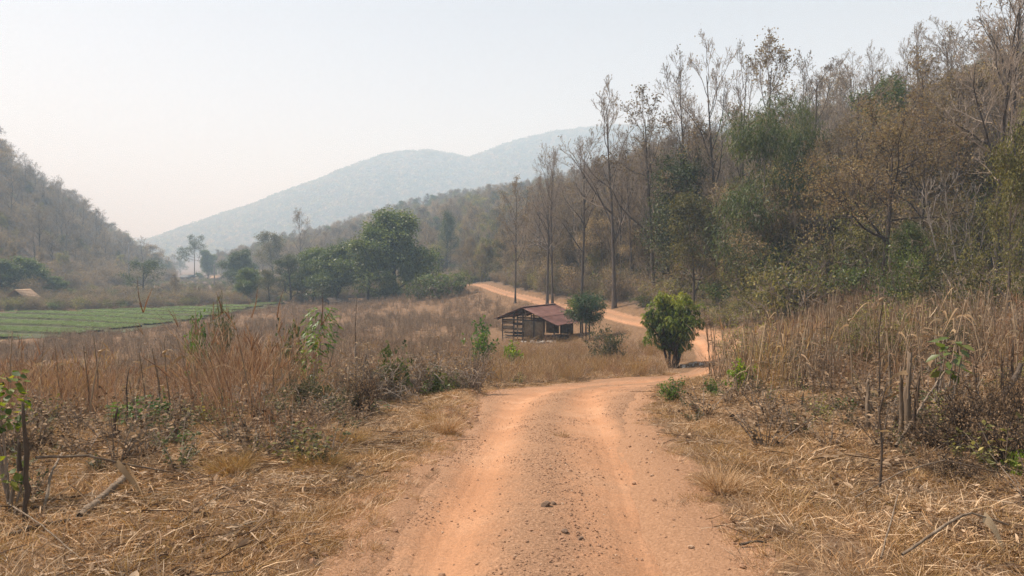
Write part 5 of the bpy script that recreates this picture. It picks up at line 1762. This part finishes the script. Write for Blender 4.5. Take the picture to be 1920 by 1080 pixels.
for k in range(60):      # clods on the left berm
    yy = rr.uniform(10, 17.5); xx = float(np.interp(yy, RC[:400, 1], RC[:400, 0])) - float(road_hw(yy)) - rr.uniform(-.15, .7)
    s = rr.uniform(.02, .06)
    stone_obj('earth_clod', 'brown earth clod on the berm along the left road edge', xx, yy, GZ(xx, yy) + s * .2, s, M['stone'], 800 + k, 'clods on the left road berm', 'clod')


# ------------------------------------------------------------------ crop field
def crop_field():
    mb = MB()
    xs = np.linspace(-112, -41.5, 60); ys = np.linspace(66, 136, 60)
    Xg, Yg = np.meshgrid(xs, ys)
    Xg = np.where(Xg > -44, Xg + 1.6 * fbm(Yg / 9, Yg * 0, 3, 2) * 2, Xg)
    Z = ground_z(Xg.ravel(), Yg.ravel()) + .035
    i = (np.arange(59)[:, None] * 60 + np.arange(59)[None]).ravel()
    farl = np.interp(Xg.ravel(), [-112, -85, -70, -55, -43], [105, 107, 112, 126, 135]); nearl = np.interp(Xg.ravel(), [-112, -60, -48, -43], [63, 65, 68, 75])
    i = i[(Yg.ravel()[i] < farl[i]) & (Yg.ravel()[i] > nearl[i])]
    mb.add(np.stack([Xg.ravel(), Yg.ravel(), Z], 1), quads=np.stack([i, i + 1, i + 61, i + 60], 1))
    soil = rough_mat('field_soil', [(.3, (.045, .050, .022)), (.6, (.075, .078, .034)), (.8, (.11, .10, .05))], 3, .4, .03)
    f = tag(obj('field', mb.mesh('field', soil)), 'green irrigated crop field divided into long strips', kind='structure')
    r = np.random.default_rng(951)
    tuft = []
    for k in range(3):
        t = MB(); n = 16
        a = r.uniform(0, 6.28, n); p = np.stack([np.cos(a) * .28 * r.random(n), np.sin(a) * .28 * r.random(n), 0 * a], 1)
        dd = np.stack([np.cos(a) * .55, np.sin(a) * .55, 1 + 0 * a], 1) + r.normal(size=(n, 3)) * .2
        t.blades(p, dd, r.uniform(.12, .26, n), r.uniform(.03, .06, n), r.normal(size=(n, 3)) * .2, r, 2, g=.35)
        tuft.append(t.mesh('crop_tuft_%d' % k, M['leaf_crop']))
    dirv = np.array([.905, -.425]); nrm = np.array([.425, .905])
    o0 = np.array([-48.0, 66.0])
    width = 6.4
    for b in range(-8, 16):
        n = 4200
        s = r.uniform(-62, 42, n); w = r.uniform(0, width - 2.5, n) + b * width
        wob_ = .8 * np.sin(s / 13 + b) + .35 * np.sin(s / 5 + 2 * b)
        p = o0 + s[:, None] * dirv + (w + wob_)[:, None] * nrm
        x, y = p[:, 0], p[:, 1]
        farl = np.interp(x, [-112, -85, -70, -55, -43], [104, 106, 111, 125, 134])
        nearl = np.interp(x, [-112, -60, -48, -43], [64, 66, 69, 76])
        k = (x < -42.5 + 1.5 * np.sin(y / 7)) & (y < farl) & (y > nearl) & (x > -110) & (np.abs(x) < .78 * y)
        # broken ends of the strips
        k &= ~((vnoise(x / 3.0, y / 3.0, 31) > .86))
        x, y = x[k], y[k]
        if len(x) < 25: continue
        # raised soil bed under the crop
        ss = np.arange(-62, 42.1, 1.0); wb = .8 * np.sin(ss / 13 + b) + .35 * np.sin(ss / 5 + 2 * b)
        c0 = o0 + ss[:, None] * dirv + (wb + b * width + (width - 2.5) / 2)[:, None] * nrm
        fl = np.interp(c0[:, 0], [-112, -85, -70, -55, -43], [104, 106, 111, 125, 134]); nl = np.interp(c0[:, 0], [-112, -60, -48, -43], [64, 66, 69, 76])
        ok = (c0[:, 0] < -42.5 + 1.5 * np.sin(c0[:, 1] / 7)) & (c0[:, 1] < fl) & (c0[:, 1] > nl) & (c0[:, 0] > -110)
        c0 = c0[ok]
        if len(c0) < 4: continue
        zb = ground_z(c0[:, 0], c0[:, 1])
        hw_ = (width - 2.5) / 2
        prof = [(-hw_ - .12, -.05), (-hw_, .26), (hw_, .26), (hw_ + .12, -.05)]
        V = np.stack([np.stack([c0[:, 0] + o_ * nrm[0], c0[:, 1] + o_ * nrm[1], zb + hz_], 1) for o_, hz_ in prof], 1)
        m_ = len(c0)
        ii_ = (np.arange(m_ - 1)[:, None] * 4 + np.arange(3)[None]).ravel()
        bm_ = MB(); bm_.add(V.reshape(-1, 3), quads=np.stack([ii_, ii_ + 4, ii_ + 5, ii_ + 1], 1))
        bed = obj('raised_bed', bm_.mesh('raised_bed', soil, False), f)
        z = ground_z(x, y) + .25
        rot = np.stack([0 * x, 0 * x, r.uniform(0, 6.28, len(x))], 1)
        so = scatter('crop_leaves', None, tuft, np.stack([x, y, z], 1), rot, r.uniform(.7, 1.25, len(x)), r.integers(0, 3, len(x)), parent=bed)


crop_field()


# ------------------------------------------------------------------ small huts, houses, poles
def hut(name, label, px, py, d, w, l, wall, rise, rz, roof_mat, wall_mat, cat='hut'):
    x = px2x(px, d); z = GZ(x, d)
    o = thing(name, label, cat, (x, d, z - .02), rz)
    mb = MB()
    for i, rows in enumerate((0, 1)):
        pass
    # walls with a dark open doorway: four slabs, front in two pieces
    t = .08
    for c, s in (((0, l / 2, wall / 2), (w, t, wall)), ((-w / 2 + t / 2, 0, wall / 2), (t, l - t * 2.2, wall)), ((w / 2 - t / 2, 0, wall / 2), (t, l - t * 2.2, wall)),
                 ((-w * .33, -l / 2, wall / 2), (w * .34, t, wall)), ((w * .33, -l / 2, wall / 2), (w * .34, t, wall))):
        m2 = MB(); m2.box(c, s); obj('wall', m2.mesh('wall', wall_mat, False), o)
    for sgn in (-1, 1):
        n = 7
        m2 = MB()
        for k in range(n):     # thatch or sheet courses, each a little proud
            f0, f1 = k / n, (k + 1.25) / n
            xo0, xo1 = sgn * (w / 2 + .5) * f0, sgn * (w / 2 + .5) * min(f1, 1.04)
            z0, z1 = wall + rise * (1 - f0) - .1, wall + rise * (1 - f1) - .1
            up = .05 + .012 * (n - k)
            V = np.array([[xo0, -l / 2 - .5, z0 + up], [xo0, l / 2 + .5, z0 + up], [xo1, l / 2 + .5, z1 + up], [xo1, -l / 2 - .5, z1 + up],
                          [xo0, -l / 2 - .5, z0 + up - .06], [xo0, l / 2 + .5, z0 + up - .06], [xo1, l / 2 + .5, z1 + up - .06], [xo1, -l / 2 - .5, z1 + up - .06]])
            m2.add(V, [[0, 1, 2, 3], [7, 6, 5, 4], [0, 3, 7, 4], [1, 5, 6, 2], [3, 2, 6, 7], [0, 4, 5, 1]])
        obj('roof_slope', m2.mesh('roof_slope', roof_mat, False), o)
    for sx in (-1, 1):
        m2 = MB(); m2.tubes(np.array([[[sx * (w / 2 + .15), -l / 2 - .35, -.1], [sx * (w / 2 + .15), -l / 2 - .35, wall + rise * .18]]]), np.full((1, 2), .06), 6); obj('post', m2.mesh('post', M['post_wood']), o)
    return o


hut('thatched_hut', 'small hut with pale thatched roof beneath dark trees at the left', 42, 585, 126, 3.4, 3.6, 1.15, 1.7, math.radians(4), M['thatch'], M['post_wood'])
hut('low_hut', 'low dark hut with grey sheet roof under the valley tree row', 632, 552, 124, 1.5, 2.8, .6, .6, math.radians(-50), M['post_wood'], M['post_wood'])
hut('far_house', 'tiny hazy house with grey roof at the far end of the valley', 352, 508, 320, 3.5, 5, 1.6, 1.0, math.radians(80), M['metal_grey'], M['post_wood'], 'house')
hut('far_house', 'tiny pale house with whitish roof at the far end of the valley', 408, 506, 310, 3.0, 4, 1.4, .9, math.radians(75), M['thatch'], M['thatch'], 'house')


def pole(label, px, d, top_py):
    x = px2x(px, d); z = GZ(x, d); H = py2z(top_py, d) - z
    o = thing('utility_pole', label, 'pole', (x, d, z - .02), .2)
    m = MB(); m.tubes(np.array([[[0, 0, -.3], [0, 0, H * .5], [0, 0, H]]]), np.array([[.2, .17, .13]]), 8, cap=True); obj('shaft', m.mesh('shaft', M['concrete_pole']), o)
    m = MB(); m.box((0, -.17, H - .6), (1.8, .10, .12)); obj('crossarm', m.mesh('crossarm', M['concrete_pole'], False), o)
    for sx in (-.75, 0.0, .75):
        m = MB(); m.tubes(np.array([[[sx, -.17, H - .535], [sx, -.17, H - .32]]]), np.array([[.06, .04]]), 6, cap=True); obj('insulator', m.mesh('insulator', M['pale_stone']), o)


pole('hazy utility pole standing behind the umbrella shaped tree', 242, 210, 454)
pole('short hazy utility pole in the far field left of the valley trees', 402, 200, 495)


# ------------------------------------------------------------------ foreground stalks, posts, logs, plants
def stick_mesh(name, pts, radii, sides, mat, seed=0, jag=True):
    r = np.random.default_rng(seed)
    pts = np.array(pts, float)
    # resample for irregularity
    n = max(8, int(np.linalg.norm(pts[-1] - pts[0]) / .08))
    f = np.linspace(0, len(pts) - 1, n)
    P = np.stack([np.interp(f, np.arange(len(pts)), pts[:, k]) for k in range(3)], 1)
    R = np.interp(f, np.arange(len(radii)), radii)
    P[1:-1] += r.normal(size=(n - 2, 3)) * (R[1:-1, None] * .22)
    R = R * (1 + r.normal(size=n) * .09)
    mb = MB(); mb.tubes(P[None], R[None], sides, cap=True)
    V = mb.v[0]
    V += r.normal(size=V.shape) * R.mean() * .07
    if jag:   # splintered end
        V[-sides:, 2] += r.uniform(-1.5, 3.0, sides) * R[-1]
    return mb.mesh(name, mat)


def dry_leaf(p, d, L, W, seed, mat=None):
    r = np.random.default_rng(seed)
    mb = MB()
    mb.blades(np.array([p]), np.array([d]), L, W, r.normal(size=(1, 3)) * .3, r, 8, g=.7)
    return mb.mesh('dry_leaf', mat or M['leaf_dead'], True)


# prominent upright post on the left
def ground_pt(px, py):
    d = np.arange(2.5, 45, .03)
    i = int(np.argmax(py2z(py, d) < ground_z(px2x(px, d), d)))
    return px2x(px, d[i]), float(d[i])


x, y = ground_pt(38, 992)
z = GZ(x, y)
H = py2z(760, y) - z
o = thing('wooden_stake', 'upright charred wooden stake at the left edge of the foreground', 'stake', (x, y, z))
obj('shaft', stick_mesh('shaft', [(0, 0, -.2), (.01, 0, H * .3), (.015, 0, H * .6), (.0, 0, H)], [.021, .020, .017, .010], 8, M['post_wood'], 3), o)
obj('splinter', stick_mesh('splinter', [(-.045, .02, H * .45), (-.05, .02, H * .7)], [.02, .008], 6, M['post_wood'], 4), o)
x2, y2 = ground_pt(258, 800)


def fallen(name, label, cat, a, b, lift_a, lift_b, r0, r1, mat, seed, mids=(), leaf=None, group=None, sides=8):
    """branch between two photo points resting on the ground"""
    ax, ay = ground_pt(*a); bx, by = ground_pt(*b)
    az, bz = GZ(ax, ay) + lift_a, GZ(bx, by) + lift_b
    o = thing(name, label, cat, (ax, ay, az - lift_a), 0, 1, group)
    d = np.array([bx - ax, by - ay, bz - az])
    pts = [np.array([0, 0, lift_a])]
    for f, dz in mids: pts.append(d * f + np.array([0, 0, lift_a + dz]))
    pts.append(d + np.array([0, 0, lift_a]))
    obj('stem', stick_mesh('stem', pts, np.linspace(r0, r1, len(pts)), sides, mat, seed, False), o)
    if leaf:
        for k, (f, L, W) in enumerate(leaf):
            p = d * f + np.array([0, 0, lift_a + np.interp(f, [0] + [m[0] for m in mids] + [1], [0] + [m[1] for m in mids] + [0])])
            obj('dry_leaf', dry_leaf(p, (.5, -.25, -.3), L, W, seed + k), o)
    return o


fallen('dead_stalk', 'dead drooping crop stalk with hanging leaf left in the foreground', 'stalk', (60, 968), (320, 916), .42, .12, .011, .006, M['oldwood'], 11, [(.35, .06), (.6, .03)], [(.45, .3, .035), (.55, .36, .05), (.62, .26, .03)])
fallen('fallen_log', 'weathered pale log lying on the dry grass at the left', 'log', (140, 985), (232, 905), .035, .05, .034, .026, M['oldwood'], 13, [(.5, .0)])
fallen('fallen_branch', 'dark thin branch lying before the pale log at the left edge', 'branch', (0, 1020), (150, 985), .03, .03, .018, .014, M['post_wood'], 14, [(.5, .01)])
fallen('fallen_branch', 'long thin straw coloured stem crossing the bottom left corner', 'branch', (5, 975), (150, 1078), .10, .04, .006, .004, M['oldwood'], 15, [(.5, .03)])
fallen('fallen_branch', 'crooked brown branch standing beside the charred stake', 'branch', (72, 975), (110, 920), .02, .30, .012, .008, M['oldwood'], 16, [(.4, .12)])
fallen('fallen_branch', 'long pale stem lying across the dry grass left of the road', 'branch', (330, 1000), (640, 800), .05, .06, .007, .004, M['oldwood'], 17, [(.4, .05)])
fallen('fallen_branch', 'thin curved stem lying left of the road above the tussock', 'branch', (380, 842), (500, 868), .06, .04, .006, .004, M['oldwood'], 18, [(.5, .06)])
fallen('leaning_pole', 'long weathered pole leaning up toward the big leaved plant', 'pole', (1685, 850), (1790, 775), .06, .72, .017, .010, M['oldwood'], 19, [(.5, .02)])
fallen('leaning_pole', 'thinner pole leaning right of the long weathered pole', 'pole', (1765, 862), (1850, 800), .03, .62, .010, .006, M['oldwood'], 20, [(.5, .02)])
fallen('slanted_stump', 'thick slanted broken trunk at the right edge', 'stump', (1840, 850), (1918, 810), .0, .78, .034, .026, M['post_wood'], 21, [(.5, .0)])
fallen('fallen_branch', 'pale curved branch arching over the straw at lower right', 'branch', (1700, 1065), (1900, 1030), .06, .14, .010, .007, M['oldwood'], 22, [(.35, .10), (.6, .16)], [(.75, .2, .10)])
fallen('fallen_branch', 'long straw stem lying across the right foreground', 'branch', (1610, 960), (1880, 925), .10, .16, .006, .004, M['oldwood'], 23, [(.3, .14), (.6, .18)])
fallen('fallen_branch', 'short dark stick on the ground right of the road', 'branch', (1392, 1034), (1442, 1030), .02, .02, .010, .007, M['post_wood'], 24, [(.5, .01)])
fallen('fallen_branch', 'thin stick rising from the straw in the right foreground', 'branch', (1660, 1060), (1690, 1010), .02, .28, .006, .004, M['oldwood'], 25, [(.5, .0)])
fallen('fallen_branch', 'small twig lying on the right dry grass near the road bend', 'branch', (1385, 770), (1440, 800), .05, .03, .008, .005, M['oldwood'], 26, [(.5, .04)])

# upright stumps and stubs on the right
for i, (px, py, d_top, r0, lab) in enumerate(((1706, 830, 668, .040, 'tallest pale split stump of a broken tree on the right terrace'), (1692, 828, 690, .026, 'pale splintered stub left against the tallest split stump'),
                                              (1722, 832, 705, .022, 'thin splintered stub right against the tallest split stump'), (1632, 812, 716, .030, 'dark charred stub left of the pale split stump'),
                                              (1672, 760, 662, .022, 'thin dark stub behind the pale split stump'), (1900, 760, 640, .02, 'thin upright broken stem near the right edge'),
                                              (1880, 780, 660, .02, 'upright stem left of the thin broken stem at the right edge'), (1836, 770, 690, .03, 'short dark stump beside the big leaved plant'),
                                              (330, 830, 800, .035, 'short dark cut stump in the grass at the left'), (210, 838, 770, .018, 'thin grey stub standing in the left grass'),
                                              (250, 815, 745, .018, 'pale upright stub beside the green leafy plant'), (1508, 770, 738, .014, 'short stub in the middle of the right dry grass'))):
    x, y = ground_pt(px, py); z = GZ(x, y)
    H = py2z(d_top, y) - z
    rr = np.random.default_rng(40 + i)
    mat = M['oldwood'] if 'pale' in lab else M['char']
    o = thing('broken_stub', lab, 'stump', (x, y, z), rr.uniform(0, 6))
    obj('stem', stick_mesh('stem', [(0, 0, -.15), (rr.normal() * .02, 0, H * .5), (rr.normal() * .03, rr.normal() * .02, H)], [r0, r0 * .85, r0 * .5], 9, mat, 60 + i), o)
    obj('splinter', stick_mesh('splinter', [(r0 * .6, 0, H * .5), (r0 * .9, .01, H * .92)], [r0 * .45, r0 * .12], 6, mat, 80 + i), o)
    if i < 8:
        obj('dry_leaf', dry_leaf((0, 0, H * .8), (rr.normal(), rr.normal(), .2), .28, .05, 90 + i), o)

# tall thin canes
for i, (px, py, tp, lab) in enumerate(((232, 812, 690, 'thin dark tall cane standing in the red grass at left'), (1655, 930, 715, 'thin dark cane in front of the charred stub'), (665, 745, 560, 'thin tall dark stem left of the road in dry grass'),
                                       (1650, 770, 560, 'tall grey cane in the right dry grass'), (1762, 800, 690, 'thin cane left of the big leaved plant'), (778, 738, 690, 'short dark stake in the grass left of the berm'))):
    x, y = ground_pt(px, py); z = GZ(x, y); H = py2z(tp, y) - z
    o = thing('tall_cane', lab, 'cane', (x, y, z))
    obj('stem', stick_mesh('stem', [(0, 0, -.1), (.02, 0, H * .4), (.0, .02, H * .7), (.05, 0, H)], [.011, .010, .008, .004], 6, M['post_wood'], 110 + i, False), o)
    obj('dry_leaf', dry_leaf((0, 0, H * .55), (.4, -.4, .3), .25, .03, 130 + i), o)

# dead crop stalks of the right terrace and left field, one by one
stalk_meshes = []
for s in range(5):
    r = np.random.default_rng(970 + s)
    H = 1.0
    stm = stick_mesh('stalk_stem', [(0, 0, -.12), (r.normal() * .02, r.normal() * .02, .5), (r.normal() * .05, r.normal() * .05, 1.0)], [.013, .011, .006], 5, M['stalk'], 990 + s, False)
    lf = MB(); n = 4
    p = np.stack([0 * np.arange(n) + .01, 0 * np.arange(n), r.uniform(.3, .98, n)], 1)
    dd = r.normal(size=(n, 3)); dd[:, 2] = .5
    lf.blades(p, dd, r.uniform(.2, .42, n), r.uniform(.018, .04, n), r.normal(size=(n, 3)) * .25, r, 6, g=.9)
    stalk_meshes.append((stm, lf.mesh('stalk_leaves', M['leaf_dead'])))
r = np.random.default_rng(995)
cnt = 0
while cnt < 120:
    px = r.uniform(1385, 1915); d = r.uniform(10.5, 22)
    x = px2x(px, d)
    if road_dist([x], [d])[0][0] < 3.0 or (d < 13 and px < 1600): continue
    sm, lm = stalk_meshes[r.integers(0, 5)]
    h = r.uniform(.7, 1.75)
    hw_word = ('short ' if h < 1.05 else 'tall ' if h > 1.4 else 'waist-high '); at_word = ' near its left end' if px < 1500 else ' left of the split stump' if px < 1680 else ' left of the big leaved plant' if px < 1780 else ' near the right edge'
    o = thing('dead_stalk', hw_word + 'dead crop stalk on the right terrace' + at_word + (' in front' if d < 15 else ''), 'stalk', (x, d, GZ(x, d)), r.uniform(0, 6.28), (1, 1, h), 'dead stalks of the right terrace', (r.normal() * .09, r.normal() * .09))
    obj('stem', sm, o); obj('dead_leaf', lm, o)
    cnt += 1
cnt = 0
while cnt < 110:
    px = r.uniform(20, 960); d = r.uniform(9.5, 24)
    x = px2x(px, d)
    if road_dist([x], [d])[0][0] < 3.2: continue
    sm, lm = stalk_meshes[r.integers(0, 5)]
    h = r.uniform(.5, 1.5)
    hw_word = ('short ' if h < .8 else 'tall ' if h > 1.2 else 'medium '); at_word = ' near the left edge' if px < 250 else ' around the leafy field shrub' if px < 480 else ' around the tall leafy plant' if px < 680 else ' near the road berm'
    o = thing('dead_stalk', hw_word + 'dead crop stalk in the left field' + at_word + (' in front' if d < 15 else ' farther back'), 'stalk', (x, d, GZ(x, d)), r.uniform(0, 6.28), (1, 1, h), 'dead stalks of the left field', (r.normal() * .1, r.normal() * .1))
    obj('stem', sm, o); obj('dead_leaf', lm, o)
    cnt += 1


# leafy plants with large leaves, each leaf a part
def big_plant(name, label, px, d, base_py, top_py, nleaf, leaf, mat, seed, spread=.25, wide=.5, cat='plant', droop=.35):
    r = np.random.default_rng(seed)
    x = px2x(px, d); z = GZ(x, d); H = max(.3, py2z(top_py, d) - z); z0 = max(0.0, py2z(base_py, d) - z)
    o = thing(name, label, cat, (x, d, z - .02))
    ns = 4
    for k in range(ns):
        a = r.uniform(0, 6.28); e = np.array([math.cos(a) * spread, math.sin(a) * spread, H * r.uniform(.8, 1)])
        obj('stem', stick_mesh('stem', [(0, 0, -.1), e * .5 + r.normal(size=3) * .02, e], [.012, .009, .004], 5, M['twig'], seed + k, False), o)
    vars_ = []
    for k in range(5):
        mb = MB(); mb.leaves(np.zeros((1, 3)), np.array([[1.0, 0, .15]]), leaf, leaf * wide, r, tint=np.array([r.random()]), nice=True, droop=droop, roll=.25)
        vars_.append(mb.mesh('leaf', mat))
    for k in range(nleaf):
        zz = z0 + (H - z0) * (k + .5) / nleaf; a = k * 2.4 + r.normal() * .4
        rad = spread * r.uniform(.3, 1.0) * (.5 + .5 * math.sin(math.pi * (k + 1) / (nleaf + 1)))
        l = obj('leaf', vars_[k % 5], o, (math.cos(a) * rad, math.sin(a) * rad, zz))
        l.rotation_euler = (r.normal() * .3, r.normal() * .35 + .15, a + r.normal() * .3)
        s = r.uniform(.6, 1.1); l.scale = (s, s, s)
    return o


big_plant('climbing_vine', 'bright yellow green vine with broad leaves at the left edge', 10, 5.6, 800, 690, 84, .085, M['leaf_vine'], 1201, .17, .75)
big_plant('climbing_vine', 'green broad leaves low at the left edge below the vine', 4, 5.3, 910, 850, 34, .075, M['leaf_vine'], 1202, .12, .75)
big_plant('tall_leafy_plant', 'tall leafy plant with long green leaves in the dry field', 602, 16.5, 655, 575, 220, .20, M['leaf_fresh'], 1203, .46, .30, droop=.5)
big_plant('tall_leafy_plant', 'yellow green broad leaved plant below the tall leafy plant', 582, 14, 705, 625, 90, .13, M['leaf_vine'], 1204, .26, .6)
big_plant('big_leaved_plant', 'plant with big glossy green leaves on the right terrace', 1785, 9.2, 700, 628, 34, .20, M['leaf_green'], 1205, .17, .48)
big_plant('big_leaved_plant', 'dark wilted plant left of the big glossy leaved plant', 1757, 9.6, 690, 625, 16, .18, M['brush_dark'], 1206, .13, .5)

# golden tussocks
for i, (px, py, w, lab) in enumerate(((595, 880, .42, 'golden rounded grass tussock left of the road'), (658, 838, .22, 'small golden tussock behind the rounded tussock'), (432, 890, .25, 'low golden tussock in the left straw'),
                                      (1055, 838, .16, 'thin dry grass tuft growing in the middle of the road'), (1358, 925, .25, 'straw tussock right of the right wheel track'), (835, 815, .24, 'straw tussock on the left road edge'))):
    x, y = ground_pt(px, py); z = GZ(x, y) if i != 3 else road_z(x, y)
    me = grass_clump('tussock', 420 if i != 3 else 90, w * .45, (.14, .34) if i != 3 else (.05, .14), (.003, .006), M['grass_gold'] if i in (0, 1, 2) else M['straw'], 1300 + i, .75, .5)
    o = obj('grass_tussock', me, None, (x, y, z))
    tag(o, lab, 'tussock', 'grass tussocks')

# ------------------------------------------------------------------ haze: the smoky air of the burning season
mb = MB()
mb.box((0, 2000, 192), (6800, 4400, 420))
hz = bpy.data.materials.new('haze')
hz.use_nodes = True
nt = hz.node_tree
for n in list(nt.nodes): nt.nodes.remove(n)
out = nt.nodes.new('ShaderNodeOutputMaterial')
pv = nt.nodes.new('ShaderNodeVolumePrincipled')
pv.inputs['Color'].default_value = (.56, .78, 1.0, 1)
pv.inputs['Density'].default_value = HAZE_DENSITY
pv.inputs['Absorption Color'].default_value = (.80, .70, 1, 1)
pv.inputs['Anisotropy'].default_value = 0.0
nt.links.new(pv.outputs[0], out.inputs['Volume'])
tag(obj('haze', mb.mesh('haze', hz, False)), 'pale smoky haze filling the whole valley', kind='stuff')
print('objects', len(bpy.data.objects))
